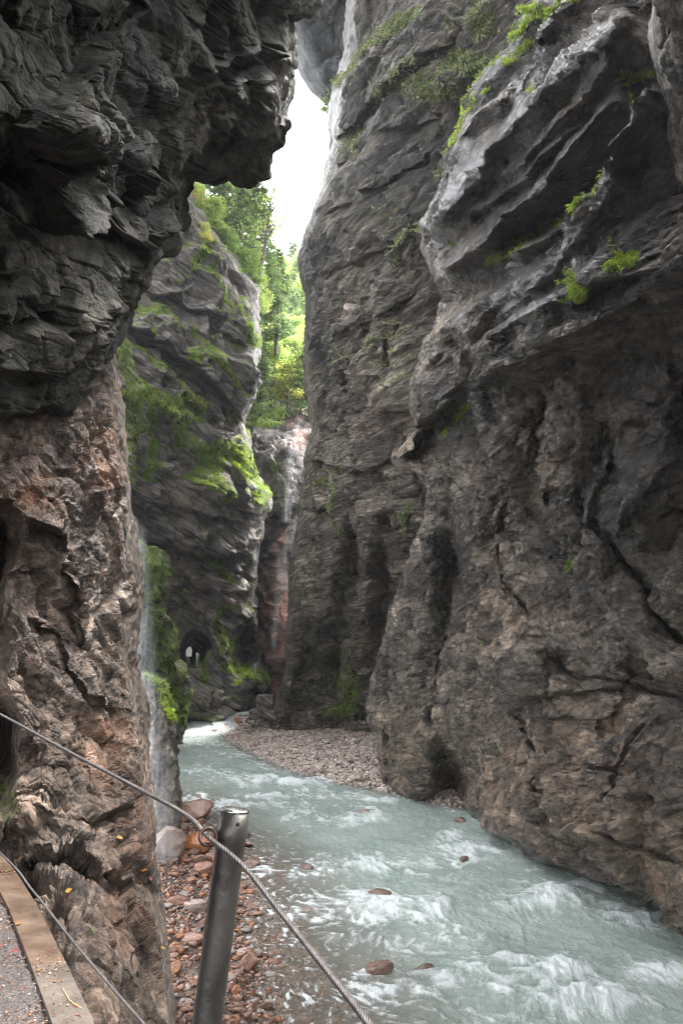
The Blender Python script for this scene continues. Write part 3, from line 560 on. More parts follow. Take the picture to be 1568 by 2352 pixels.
# --- unseen rock added around the viewer to hold back sky light: tunnel roof, gorge side
def shell(name, pts_fn, nu, nv, m, amp, sc, s):
    u, v = np.meshgrid(np.linspace(0, 1, nu), np.linspace(0, 1, nv)); P = pts_fn(u, v)
    P = P + amp * np.stack([fbm(P / sc, 3, s + k) for k in range(3)], -1)
    me = new_mesh(name, P.reshape(-1, 3), grid_faces(nv, nu), True, dict(moss=np.zeros(P.shape[:2]), tint=np.zeros(P.shape[:2]), wet=np.zeros(P.shape[:2])))
    return link(name, me, m, kind='structure')

shell('unseen_tunnel_shell', lambda u, v: np.stack([-.6 - 5.4 * np.sin(v * math.pi * .55) ** .8 + 1.2 * (1 - v), -3 + 8.5 * u - 3 * (1 - v) * u, 4 + 5.2 * np.cos(v * math.pi * .55)], -1), 60, 50, M_roof, .5, 1.5, 300)  # out of view, keeps sky light from behind off the overhang
shell('unseen_gorge_shell', lambda u, v: np.stack([7.4 + .5 * u - 1.2 * v, 13 - 22 * u, -1 + 11 * v], -1), 80, 50, M_near, .9, 2.5, 310)  # out of view, added so light enters the gorge from above

# ------------------------------------------------------------------ river bed, banks, water
def wz(px, py, z=0.):                            # the point of the level z under a pixel
    r = ray(px, py); d = (z - CAMZ) / r[..., 2]; return np.array([0, 0, CAMZ]) + r * d[..., None]
BAR = [(6.5, 27.5), (3.3, 30.2), (1.6, 32.6), (-.6, 35.2), (-2.2, 38.0), (-3.4, 41), (-5.2, 46.), (-6.4, 49.5), (-7.0, 52), (-6.0, 60)]
LP_ = [(660, 2560), (640, 2400), (628, 2300), (600, 2210), (560, 2130), (545, 2060), (540, 1985), (500, 1960), (470, 1935), (432, 1900), (404, 1860), (395, 1800), (380, 1700)]
LB = [tuple(wz(x, y)[:2]) for x, y in LP_]
def bar_s(x, y): return -sdist(x, y, BAR)[0]      # + on the gravel
def left_s(x, y): return sdist(x, y, LB)[0]
_t = left_s(np.array([-6.]), np.array([15.]))[0]; LSG = 1 if _t > 0 else -1
_t = bar_s(np.array([1.]), np.array([42.]))[0]; BSG = 1 if _t > 0 else -1
def rise(y): return .95 * sstep(50.5, 57.0, y)
def ground(x, y):
    b = BSG * bar_s(x, y); l = LSG * left_s(x, y); p = np.stack([x, y, x * 0], -1)
    hb = np.where(b > 0, np.minimum(b * .13, .25 + b * .075), b * .22); hl = np.where(l > 0, np.minimum(l * .22, 1.4), l * .1)
    h = np.maximum(np.clip(hb, -.7, 1.5), np.clip(hl, -.7, 1.5))
    return h + .07 * fbm(p / 1.5, 3, 400) + rise(y) * .9
gx, gy = np.meshgrid(np.linspace(-16, 12, 360), np.linspace(6, 68, 560))
gz = ground(gx, gy)
M_bed = rock_mat('river_bed_gravel', [(.08, .055, .04), (.16, .11, .085), (.24, .17, .135), (.32, .25, .21)], None, 2., (.3, .6), .2, .9, 7., facet=1., streak=0)
link('river_bed', new_mesh('river_bed', np.stack([gx, gy, gz], -1).reshape(-1, 3), grid_faces(*gx.shape), True, dict(moss=gx * 0, tint=gx * 0, wet=gx * 0)), M_bed, kind='structure')

px_, py_ = np.meshgrid(np.arange(240, 1760, 2.5), np.concatenate([np.arange(1612, 1800, 1.6), np.arange(1800, 2700, 2.6)]))
P = wz(px_, py_)
for _ in range(14): P = .5 * P + .5 * wz(px_, py_, rise(P[..., 1]))
P[..., 2] = 0
fl = np.array([[.42, -.9, 0], [.9, .42, 0], [0, 0, 1]]); fl /= np.linalg.norm(fl, axis=1, keepdims=True)
q = P @ fl.T; q = q + .5 * np.stack([fbm(q / 2.5, 3, 500), fbm(q / 2.5, 3, 503), q[..., 0] * 0], -1)
dist = P[..., 1]
w1 = fbm(q / np.array([1.9, 1.3, 1]), 4, 510, ridge=True); w2 = fbm(q / np.array([.55, .38, 1]), 4, 520, ridge=True); w3 = fbm(q / np.array([.2, .12, 1]), 3, 530)
energy = .55 + .45 * sstep(-.3, .3, fbm(q / 4., 2, 540))
HB = [(1090, 1950, 90, 18, .10), (1030, 1925, 40, 12, .08), (1270, 2065, 90, 26, .26), (1200, 2085, 50, 14, .12), (1290, 2235, 80, 26, .24), (1370, 2310, 110, 36, .26), (1180, 2215, 50, 16, .14), (870, 1985, 120, 22, .08), (820, 1880, 60, 10, .12), (640, 1792, 110, 9, .14), (500, 1850, 110, 8, .12), (860, 2090, 140, 26, .08), (990, 2090, 50, 30, .14), (800, 2160, 110, 16, .06), (1450, 2110, 80, 20, .14), (1230, 2320, 60, 30, .12), (600, 1828, 60, 6, .1), (1500, 2240, 80, 26, .12), (880, 1835, 40, 8, .1), (1090, 2240, 60, 20, .1)]
hump = np.zeros(px_.shape); fo = np.zeros(px_.shape)
wxp = px_ + 26 * fbm(np.stack([px_ / 70, py_ / 40, px_ * 0], -1), 3, 550); wyp = py_ + 14 * fbm(np.stack([px_ / 60, py_ / 30, px_ * 0], -1), 3, 553)
for x, y, rx, ry, h in HB:
    e = np.exp(-((wxp - x) / rx) ** 2 - ((wyp - y) / ry) ** 2); hump += .72 * h * e; fo = np.maximum(fo, np.exp(-((wxp - x) / rx) ** 2 - ((wyp - y - 4) / ry) ** 2) * min(1., .45 + 2.4 * h))
for x, y, w_ in [(702, 2004, 30), (576, 2002, 46), (874, 2262, 70), (980, 2262, 60), (1205, 2270, 60), (838, 1874, 26), (1066, 1984, 24), (690, 2296, 26), (700, 2106, 36), (870, 2078, 60), (452, 1842, 30), (746, 1788, 20)]:
    e = np.sqrt(((wxp - x) / w_) ** 2 + ((wyp - y) / (w_ * .42)) ** 2); fo = np.maximum(fo, .75 * np.exp(-((e - .8) / .45) ** 2)); hump += .03 * np.exp(-((e - .7) / .4) ** 2)
rap = sstep(50.8, 52.3, dist) * sstep(60, 57, dist)
calm = sstep(49, 45, dist) * .45 + .55
shal = np.maximum(sstep(3.6, 0., -LSG * left_s(P[..., 0], P[..., 1])) * sstep(38, 26, dist), sstep(.9, 0., -BSG * bar_s(P[..., 0], P[..., 1])))
amp = (1 - .45 * shal) * energy
z = amp * (.085 * w1 * 1.3 + .05 * w2 + .012 * w3) * (calm + rap * 1.2) + hump * (1 + .5 * w2) + rise(dist) + .0
wf = fbm(q / np.array([.9, .3, 1]), 4, 560); pat = sstep(-.25, .45, fbm(q / np.array([5., 3., 1]), 3, 570)); mid = 1 - .75 * shal
foam = np.clip(fo * (.55 + .75 * w2 + .5 * wf) + mid * (.35 + .65 * pat) * (.2 + .7 * sstep(.1, .9, w2 * .8 + wf * .5 + .3 * w3)) + .15 * sstep(20, 42, dist) + rap * (.6 + .5 * w2) + .7 * sstep(.1, .8, w2 + w3 * .7) * shal, 0, 1)
P[..., 2] = z
m, n, l, b = mat('river_water'); tc = n.new('ShaderNodeTexCoord').outputs['Object']
mp = nd(n, 'ShaderNodeMapping', Scale=(3.2, 1.5, 1)); mp.inputs['Rotation'].default_value = (0, 0, math.radians(-25)); l.new(tc, mp.inputs[0]); v = mp.outputs[0]
nf = noise(n, l, v, 4.5, 10, .78, 1.6)
ff = ramp(n, l, math_(n, l, 'ADD', attr(n, 'foam'), math_(n, l, 'MULTIPLY', math_(n, l, 'SUBTRACT', nf, .5), 1.9)), [(.30, 0.), (.5, .35), (.85, 1.)])
dc = ramp(n, l, noise(n, l, tc, .5, 5, .6), [(.35, (.28, .35, .31)), (.65, (.41, .472, .432))])
dc = mix(n, l, attr(n, 'shallow'), dc, (.27, .235, .19))
c = mix(n, l, math_(n, l, 'MULTIPLY', ff, .85), dc, (.78, .82, .82)); l.new(c, b.inputs['Base Color'])
l.new(mix(n, l, ff, (.13,) * 3, (.7,) * 3), b.inputs['Roughness']); b.inputs['IOR'].default_value = 1.33
al = math_(n, l, 'SUBTRACT', 1., math_(n, l, 'MULTIPLY', attr(n, 'shallow'), .62)); l.new(math_(n, l, 'MAXIMUM', al, ff), b.inputs['Alpha'])
bp = nd(n, 'ShaderNodeBump', Strength=1., Distance=.09); l.new(noise(n, l, v, 3.6, 8, .72, 1.), bp.inputs['Height']); l.new(bp.outputs[0], b.inputs['Normal'])
link('river_water', new_mesh('river_water', P.reshape(-1, 3), grid_faces(*px_.shape), True, dict(foam=foam, shallow=shal)), m, kind='structure')
WATER = (px_, py_, P)

# ------------------------------------------------------------------ stones
def ico(sub):
    import bmesh
    bm = bmesh.new(); bmesh.ops.create_icosphere(bm, subdivisions=sub, radius=1.)
    v = np.array([x.co[:] for x in bm.verts]); f = np.array([[y.index for y in x.verts] for x in bm.faces]); bm.free(); return v, f
def stone_shape(sub, seed, rough=.12):
    r = np.random.default_rng(seed); v, f = ico(sub); v = v.copy()
    for _ in range(9):                           # chop rounded facets off
        nn = r.normal(size=3); nn /= np.linalg.norm(nn); h = r.uniform(.55, .9); dd = v @ nn
        v = v - np.outer(np.maximum(dd - h, 0) * .85, nn)
    v = v * (1 + rough * fbm(v * 1.4 + seed * 3.1, 3, seed))[:, None]
    return v * np.array([1., r.uniform(.65, .95), r.uniform(.5, .8)]), f
def stone_mat(name, stops, rough=(.15, .45), use_attr=False):
    m, n, l, b = mat(name); tc = n.new('ShaderNodeTexCoord').outputs['Object']
    r = attr(n, 'rnd') if use_attr else n.new('ShaderNodeObjectInfo').outputs['Random']
    c = ramp(n, l, r, stops)
    c = mix(n, l, .8, c, ramp(n, l, noise(n, l, tc, 2.5 if not use_attr else 14., 6, .7), [(.3, .45), (.5, 1.), (.7, 1.5)]), 'MULTIPLY')
    l.new(c, b.inputs['Base Color']); l.new(ramp(n, l, noise(n, l, tc, 4., 4, .6), [(.4, rough[0]), (.6, rough[1])]), b.inputs['Roughness'])
    bp = nd(n, 'ShaderNodeBump', Strength=.5, Distance=.03); l.new(noise(n, l, tc, 9., 8, .7), bp.inputs['Height']); l.new(bp.outputs[0], b.inputs['Normal'])
    return m
REDS = [(0., (.07, .03, .022)), (.25, (.17, .075, .045)), (.45, (.24, .14, .1)), (.6, (.26, .1, .035)), (.8, (.17, .14, .125)), (1., (.34, .27, .23))]
PALE = [(0., (.17, .14, .12)), (.3, (.34, .27, .23)), (.55, (.46, .37, .31)), (.75, (.36, .31, .28)), (1., (.58, .48, .42))]
M_gr = stone_mat('bar_gravel', PALE, (.35, .6), True); M_gl = stone_mat('bank_gravel', REDS, (.12, .4), True)
M_stone = stone_mat('wet_stone', REDS); M_pale = stone_mat('pale_stone', PALE, (.3, .6))
LOW = [stone_shape(1, k) for k in range(6)]; MID = [stone_shape(2, 20 + k) for k in range(6)]; HI = [stone_shape(3, 40 + k, .16) for k in range(6)]
def rotz(r):
    q = r.normal(size=4); q /= np.linalg.norm(q); return np.array(__import__('mathutils').Quaternion(q.tolist()).to_matrix())
def gravel(name, pos, sizes, m, label, shapes=LOW, flat=.5):
    vs, fs, at, k = [], [], [], 0
    for p, s_ in zip(pos, sizes):
        v, f = shapes[rng.integers(len(shapes))]; a = rng.uniform(0, 6.28); c, s = math.cos(a), math.sin(a); R_ = np.array([[c, -s, 0], [s, c, 0], [0, 0, 1]])
        if rng.random() < flat: R_ = R_ @ rotz(rng)
        v = (v * s_) @ R_.T + p; vs.append(v); fs.append(f + k); k += len(v); at.append(np.full(len(v), rng.random()))
    return link(name, new_mesh(name, np.concatenate(vs), np.concatenate(fs), False, dict(rnd=np.concatenate(at))), m, label=label, kind='stuff')
def scatter_ground(nn, xr, yr, cond):
    x = rng.uniform(*xr, nn); y = rng.uniform(*yr, nn); k = cond(x, y); x, y = x[k], y[k]; return np.stack([x, y, ground(x, y)], -1)
# gravel bar: 15,000 pebbles
p = scatter_ground(42000, (-8, 7), (29, 58), lambda x, y: (BSG * bar_s(x, y) > -.25) & (BSG * bar_s(x, y) < 11) & (x < 5.5))[:17000]
sz = .055 + .09 * rng.random(len(p)) ** 3; gravel('gravel', p + np.array([0, 0, .02]), sz, M_gr, 'pinkish grey gravel heaped as a bar against the right cliff')
p = scatter_ground(30000, (-7, 0.5), (9, 30), lambda x, y: (LSG * left_s(x, y) > -1.2) & (LSG * left_s(x, y) < 3.2))[:9000]
sz = .03 + .055 * rng.random(len(p)) ** 3; gravel('gravel', p + np.array([0, 0, .01]), sz, M_gl, 'rusty brown wet pebbles of the bank below the railing', MID)
M_rs = stone_mat('river_worn_stone', [(0., (.08, .05, .038)), (.5, (.16, .1, .075)), (1., (.26, .2, .165))], (.1, .3))
rmesh = [new_mesh('stone_body', v, f, False) for v, f in HI]
for me_ in rmesh: me_.materials.append(M_rs)
smesh = [new_mesh('stone_body', v, f, False) for v, f in HI]
for me_ in smesh: me_.materials.append(M_stone)
pmesh = [new_mesh('stone_body', v, f, False) for v, f in HI]
for me_ in pmesh: me_.materials.append(M_pale)
def stone(px, py, wpx, label=None, group=None, cat='stone', name='stone', z=None, dark=False, asp=.75, k=None, pale=False, sink=.25):
    P0 = wz(px, py, 0.)
    for _ in range(6): P0 = wz(px, py, float(ground(np.array(P0[0]), np.array(P0[1]))) if z is None else z)
    d = P0[1] / float(ray(px, py)[1]); r = wpx / F * d / 2
    o = link(name, (pmesh if pale else rmesh if name == 'river_stone' or dark else smesh)[random.randrange(6) if k is None else k], label=label, cat=cat, group=group)
    o.scale = (r, r * .9, r * asp * 1.2); o.rotation_euler = (random.uniform(-.15, .15), random.uniform(-.15, .15), random.uniform(-.5, .5)); o.location = (P0[0], P0[1], P0[2] + r * asp * (.75 - sink))
    return o
GS = 'boulders and stones standing in the river'
for a in [(702, 1998, 36, 'small reddish stone standing alone in the pale shallows right of the post', 0.02), (576, 1992, 56, 'dark red pointed stone just right of the steel post in shallow water', .0), (874, 2246, 84, 'large dark red boulder washed over by white water near the lower edge', -.04),
          (980, 2250, 74, 'brown flat stone under shallow water beside the large dark red boulder', -.12), (1205, 2262, 84, 'pale brown sunken stone near the rapids on the right', -.2), (838, 1868, 26, 'small dark rock breaking the water before the right cliff foot', .0), (1066, 1978, 26, 'small dark rock at the start of a white wave in midstream', .05),
          (746, 1780, 24, 'dark stone at the tip of the gravel bar waterline', .02), (452, 1836, 26, 'small red rock in the river beside the grey slab', .02), (1058, 1890, 30, 'flat dark stone at the mouth of the water cave', -.02), (700, 2100, 40, 'low red stone barely breaking the shallow water', -.06), (870, 2072, 70, 'broad submerged stone in midstream under foam', -.14), (690, 2290, 26, 'small brown stone in thin water near the bank pebbles', -.02), (560, 1925, 30, 'brown stone behind the top of the steel post', .0)]:
    stone(a[0], a[1], a[2], a[3], GS, z=a[4], cat='stone', name='river_stone', sink=.32, asp=.7)
GB = 'boulders at the bend of the river'
for a in [(512, 1650, 34, 'red brown boulder at the foot of the far cliff by the rapid'), (480, 1652, 22, 'dark small boulder left of the red brown one below the far cliff'), (492, 1683, 18, 'small dark rock in the water before the gravel bar'), (516, 1677, 34, 'dark reddish boulder at the far tip of the gravel bar'), (548, 1660, 26, 'flat dark boulder beside the white rapid'), (566, 1650, 22, 'brown boulder at the head of the gravel bar near the driftwood')]:
    stone(a[0], a[1], a[2], a[3], GB, cat='boulder', name='boulder', z=.62 if a[1] < 1665 else .12)
GL = 'big wet rocks at the foot of the left wall'
for k, a in enumerate([(440, 1880, 120, .55, 'long brown boulder with a mossy ridge behind the cable'), (385, 1975, 90, 1.3, 'wet pinkish brown blocky boulder where the thin waterfall lands'), (450, 1955, 90, .8, 'rounded rock with grey and red veins left of the post'), (415, 1915, 40, 1., 'small red lump between the brown boulder and the blocky one'), (505, 1985, 40, .9, 'orange brown rock half hidden by the post'),
                       (470, 2010, 60, .7, 'brown slab shaped rock under the veined rock'), (410, 2080, 60, .6, 'low brown rock in the middle of the bank pebbles'), (520, 2120, 50, .8, 'wet red rock just left of the post middle'), (450, 2090, 70, .5, 'flat grey rock lying in the pebbles beside the wall'), (440, 2165, 60, .6, 'dark purple rock in a puddle beside the left wall'), (570, 2225, 56, 1., 'orange brown angular rock right of the post foot'), (402, 2230, 40, .9, 'bright rusty rock touching the wall foot'), (530, 1890, 60, .6, 'flat brown rock at the waterline behind the eye bolt')]):
    stone(a[0], a[1], a[2], a[4], GL, cat='rock', name='rock', asp=a[3], dark=k == 1)
GP = 'fist sized wet stones scattered on the left bank'
c_ = 0
while c_ < 150:
    x, y = random.uniform(380, 700), random.uniform(1890, 2360)
    q_ = wz(x, y, .1); s_ = LSG * float(left_s(np.array([q_[0]]), np.array([q_[1]]))[0])
    if not (-.3 < s_ < 3): continue
    stone(x, y, random.uniform(16, 34), 'fist sized wet brown stone among the pebbles of the left bank', GP, sink=.15, asp=random.uniform(.6, .9)); c_ += 1
GQ = 'larger pale stones lying on the gravel bar'
c_ = 0
while c_ < 90:
    x, y = random.uniform(520, 860), random.uniform(1665, 1820)
    q_ = wz(x, y, .3); s_ = BSG * float(bar_s(np.array([q_[0]]), np.array([q_[1]]))[0])
    if not (.1 < s_ < 9): continue
    stone(x, y, random.uniform(9, 16), 'head sized pinkish stone lying on the gravel bar', GQ, pale=True, sink=.1); c_ += 1
o = stone(1, 1, 1, 'pale pink boulder wedged high in the dark middle cliff', None, 'boulder', 'boulder', z=0, pale=True, k=2)
pc, nn = on('middle_cliff_wall', 812, 716, .05); rr_ = 24 / F * 35; o.location = pc; o.scale = (rr_, rr_, rr_ * 1.05); o.rotation_euler = (.2, .3, .4)

# ------------------------------------------------------------------ foliage
def leaves(cen, size, asp=.5, droop=0., nrm=None, jit=1.):
    """diamond leaves with a fold, one per centre"""
    n_ = len(cen); a = rng.normal(size=(n_, 3)); 
    if nrm is not None: a = a * jit + nrm
    a[:, 2] -= droop; a /= np.linalg.norm(a, axis=1, keepdims=True) + 1e-9
    r = rng.normal(size=(n_, 3)); b = np.cross(a, r); b /= np.linalg.norm(b, axis=1, keepdims=True) + 1e-9
    c = np.cross(a, b); s = (size * rng.uniform(.6, 1.35, n_))[:, None]
    v = np.stack([cen - a * s, cen + b * s * asp + c * s * .12, cen + a * s, cen - b * s * asp + c * s * .12], 1).reshape(-1, 3)
    return v, np.arange(4 * n_).reshape(-1, 4)
G1 = leaf_mat('beech_leaves', (.2, .3, .06), (.44, .54, .15), .6, .6); G2 = leaf_mat('fir_needles', (.13, .2, .06), (.27, .37, .13), .5, .8)
G3 = leaf_mat('autumn_leaves', (.36, .42, .08), (.62, .6, .17), .6, .7, (.45, .2, .04)); G4 = leaf_mat('fern_leaves', (.15, .24, .02), (.42, .52, .06), .5, 3.)
G5 = leaf_mat('moss_blades', (.2, .28, .04), (.36, .48, .09), .5, 1.5); G6 = leaf_mat('dull_grass', (.09, .11, .04), (.2, .22, .09), .3, 2.)
M_bark = plain_mat('bark', (.05, .04, .032), (.13, .11, .09), 4., .8, bump=.5)
def tree_root(p, label, cat, group): 
    o = link('tree' if cat == 'tree' else cat, None, label=label, cat=cat, group=group); o.location = p; return o
def fir(h, seed, leafs=.16):
    r = np.random.default_rng(seed); t = MB(); pts = [(0, 0, -.6), (0.02 * h, 0, h * .5), (0, .01 * h, h)]; t.tube(pts, [.018 * h, .011 * h, .002 * h], 8)
    cs, ns = [], []
    nl = int(22)
    for k in range(nl):
        z = h * (.12 + .87 * k / nl); R_ = h * .19 * (1 - (z / h)) ** .8 + .05 * h
        for j in range(7):
            a = r.uniform(0, 6.28); RR = R_ * r.uniform(.6, 1.1)
            if r.random() < .12: continue
            e = np.array([math.cos(a), math.sin(a), -.28]); m_ = int(10 + 26 * RR / (h * .22))
            u = r.uniform(.1, 1, m_) ** .7
            c = np.outer(u * RR, e) + [0, 0, z] + np.array([0, 0, .1 * RR]) * (u * u)[:, None] + r.normal(size=(m_, 3)) * RR * .09
            cs.append(c); ns.append(np.tile(e, (m_, 1)) + r.normal(size=(m_, 3)) * .5)
            if j < 3: t.tube([(0, 0, z), tuple(e * RR + np.array([0, 0, z]))], [.003 * h, .001 * h], 4, False)
    v, f = leaves(np.concatenate(cs), leafs, .32, .15, np.concatenate(ns), .3); return t, v, f
def broad(h, seed, leafs=.14, lean=(0, 0), sparse=1., spread=.3, nc=20):
    r = np.random.default_rng(seed); t = MB(); top = np.array([lean[0] * h, lean[1] * h, h * .9])
    P_ = [top * u + np.array([.03 * h * math.sin(5 * u + seed), .03 * h * math.cos(4 * u), 0]) * u for u in np.linspace(0, 1, 7)]; P_[0][2] -= .6
    t.tube(P_, [.022 * h * (1 - .85 * k / 6) for k in range(7)], 8); cs = []
    for k in range(nc):
        u = r.uniform(.3, 1.); b0 = top * u; a = r.uniform(0, 6.28); R_ = spread * h * (1.15 - u * .7) * r.uniform(.4, 1.1)
        e = b0 + np.array([math.cos(a) * R_, math.sin(a) * R_, r.uniform(.02, .16) * h]); mid = (b0 + e) / 2 + np.array([0, 0, .03 * h])
        t.tube([tuple(b0), tuple(mid), tuple(e)], [.006 * h, .004 * h, .0015 * h], 5, False)
        m_ = int(150 * sparse * r.uniform(.5, 1.4)); d_ = r.normal(size=(m_, 3)); d_ /= np.linalg.norm(d_, axis=1, keepdims=True)
        cs.append(e + d_ * (r.uniform(.1, 1, m_) ** .6)[:, None] * np.array([.16, .16, .08]) * h * r.uniform(.7, 1.3)); m2 = int(m_ * .3); cs.append(b0 + np.outer(r.uniform(.4, 1, m2), e - b0) + r.normal(size=(m2, 3)) * .03 * h)
    v, f = leaves(np.concatenate(cs), leafs, .55, .1); return t, v, f
def proto(kind, m, *a, **k):
    t, v, f = kind(*a, **k); return t.mesh('trunk'), new_mesh('crown', v, f, False), m
PR = dict(fir=proto(fir, G2, 10, 1, .26), fir2=proto(fir, G2, 10, 2, .24), beech=proto(broad, G1, 8, 3, .17, nc=26), beech2=proto(broad, G1, 8, 4, .17, (.12, 0), nc=24), gold=proto(broad, G3, 8, 5, .2, nc=26), gold2=proto(broad, G3, 8, 6, .2, (-.1, 0), nc=24),
          thin=proto(broad, G1, 8, 7, .12, (.16, 0), .13, .24, 22))
for k_, (a_, b_, c_) in PR.items(): a_.materials.append(M_bark); b_.materials.append(c_)
H0 = dict(fir=10, fir2=10, beech=8, beech2=8, gold=8, gold2=8, thin=8)
def tree(kind, px, py, d, hpx, label, group, rz=None):
    h = hpx / F * d; r = tree_root(V(px, py, d), label, 'tree', group); s = h / H0[kind]; r.scale = (s, s, s); r.rotation_euler = (0, 0, random.uniform(0, 6.28) if rz is None else rz)
    link('trunk', PR[kind][0], parent=r); link('crown', PR[kind][1], parent=r)
GT = 'trees on the edge of the far left cliff'
for a in [('fir', 462, 520, 60, 240, 'dark fir partly hidden by the overhang, leftmost on the far cliff edge'), ('fir2', 508, 570, 58, 220, 'tall fir standing above the bushes near the middle of the far cliff edge'), ('fir', 552, 640, 57, 250, 'straight fir with a dark bare trunk against the sky'), ('fir2', 590, 690, 60, 300, 'fir on the outer shoulder of the cliff behind the slanting thin tree'),
          ('thin', 590, 650, 55, 260, 'thin sparse tree leaning right into the bright sky', 0.), ('fir', 634, 800, 66, 250, 'bright green fir with pointed top low against the sky, right of the cliff edge'), ('beech', 440, 540, 53, 120, 'round green bush tree under the overhang tip'), ('beech2', 480, 560, 53, 110, 'light green bush tree leaning over the grey rock face'),
          ('gold', 452, 500, 53, 70, 'low yellowish shrub tree along the top of the bare rock'), ('beech', 520, 630, 54, 110, 'leafy tree clinging to the cliff shoulder below the firs'), ('beech2', 565, 690, 54, 120, 'drooping leafy tree at the corner of the cliff'), ('gold', 465, 590, 51, 80, 'yellow green shrub hanging down the cliff face'), ('beech', 590, 740, 56, 110, 'small leafy tree hanging over the gap with the golden forest'),
          ('gold2', 574, 560, 62, 150, 'pale yellow leaved tree glowing against the sky'), ('beech', 535, 520, 64, 150, 'hazy green broadleaf tree behind the tall fir'), ('thin', 610, 700, 60, 140, 'small sparse tree below the leaning one', 1.)]:
    tree(*a[:5], a[5], GT, a[6] if len(a) > 6 else None)
GF = 'trees of the forest slope at the end of the gorge'
adj = ['pale', 'yellow', 'dusty green', 'golden', 'blue green', 'bright green', 'faded', 'olive']
slope_d = lambda y: float(np.interp(y, [640, 650, 750, 850, 930, 960], [150, 145, 114, 88, 72, 66]))
plan = []
for row, y in enumerate([690, 715, 740, 765, 790, 815, 840, 865, 890, 912, 935, 962]):
    for c in range(5):
        plan.append((row, c, 588 + c * 28 + 14 * (row % 2) + random.uniform(-6, 6), y + random.uniform(-8, 8)))
ords = ['first', 'second', 'third', 'fourth', 'fifth']; rown = ['topmost', 'second', 'third', 'fourth', 'fifth', 'sixth', 'seventh', 'eighth', 'ninth', 'tenth', 'eleventh', 'lowest']
for row, c, x, y in plan:
    d = slope_d(y); kind = random.choice(['fir', 'fir2', 'beech', 'gold', 'gold2', 'beech2'] if row < 5 else ['beech', 'gold', 'gold2', 'beech2', 'gold', 'fir'])
    hp = (7.5 if kind[:3] == 'fir' else 5.2) * F / d * random.uniform(.8, 1.15) * (1.5 if row < 4 else 1.)
    if row < 3 and x < 620: continue
    tree(kind, x, y, d, hp, '%s tree on the far slope, %s from left in the %s row' % ('dark fir' if kind[:3] == 'fir' else ('yellowish broadleaf' if kind[:4] == 'gold' else 'green broadleaf'), ords[c], rown[row]), GF)

def shrub_proto(seed, nst=9, hh=1., leafs=.07, nl=26, droop=.5, m=G4, asp=.45):
    r = np.random.default_rng(seed); t = MB(); cs, ns = [], []
    for k in range(nst):
        a = r.uniform(0, 6.28); s = r.uniform(.25, .6); H_ = hh * r.uniform(.5, 1.)
        P_ = [np.array([math.cos(a) * s * u * 1.1, math.sin(a) * s * u * 1.1, H_ * (u - droop * .6 * u * u)]) for u in np.linspace(0, 1, 6)]
        t.tube([tuple(p) for p in P_], [.009 * (1 - .7 * i / 5) for i in range(6)], 4, False)
        u = r.uniform(.2, 1.05, nl); P_ = np.array(P_); c = np.stack([np.interp(u, np.linspace(0, 1, 6), P_[:, j]) for j in range(3)], -1)
        cs.append(c + r.normal(size=c.shape) * .06 * hh)
    v, f = leaves(np.concatenate(cs), leafs, asp, .25); a, b = t.mesh('stem'), new_mesh('foliage', v, f, False); a.materials.append(M_bark); b.materials.append(m); return a, b
SH = [shrub_proto(1), shrub_proto(2, 12, 1., .06, 36, .9), shrub_proto(3, 4, 1.6, .07, 14, .3), shrub_proto(4, 16, .7, .055, 40, .8), shrub_proto(5, 7, 1., .16, 9, .9, G4, .6), shrub_proto(6, 14, .9, .05, 30, .7, G3)]
GSH = 'plants rooted on the rock ledges'
def shrub(sheet, px, py, spx, k, label, out=.02, group=GSH, pos=None):
    p, nn = on(sheet, px, py, out) if pos is None else (pos, Vector((0, 0, 1)))
    d = (p - Vector((0, 0, CAMZ))).dot(Vector((0, CP, SP))); s = spx / F * d
    r = link('ledge_plant', None, label=label, cat='plant', group=group, loc=p); r.scale = (s, s, s)
    ax = (Vector((0, 0, 1)) * 1.0 + nn * .8).normalized(); r.rotation_euler = (ax.to_track_quat('Z', 'Y') @ __import__('mathutils').Quaternion((0, 0, 1), random.uniform(0, 6.28))).to_euler()
    link('stem', SH[k][0], parent=r); link('foliage', SH[k][1], parent=r)
NW, MW, FW = 'near_rock_wall', 'middle_cliff_wall', 'far_cliff_wall'
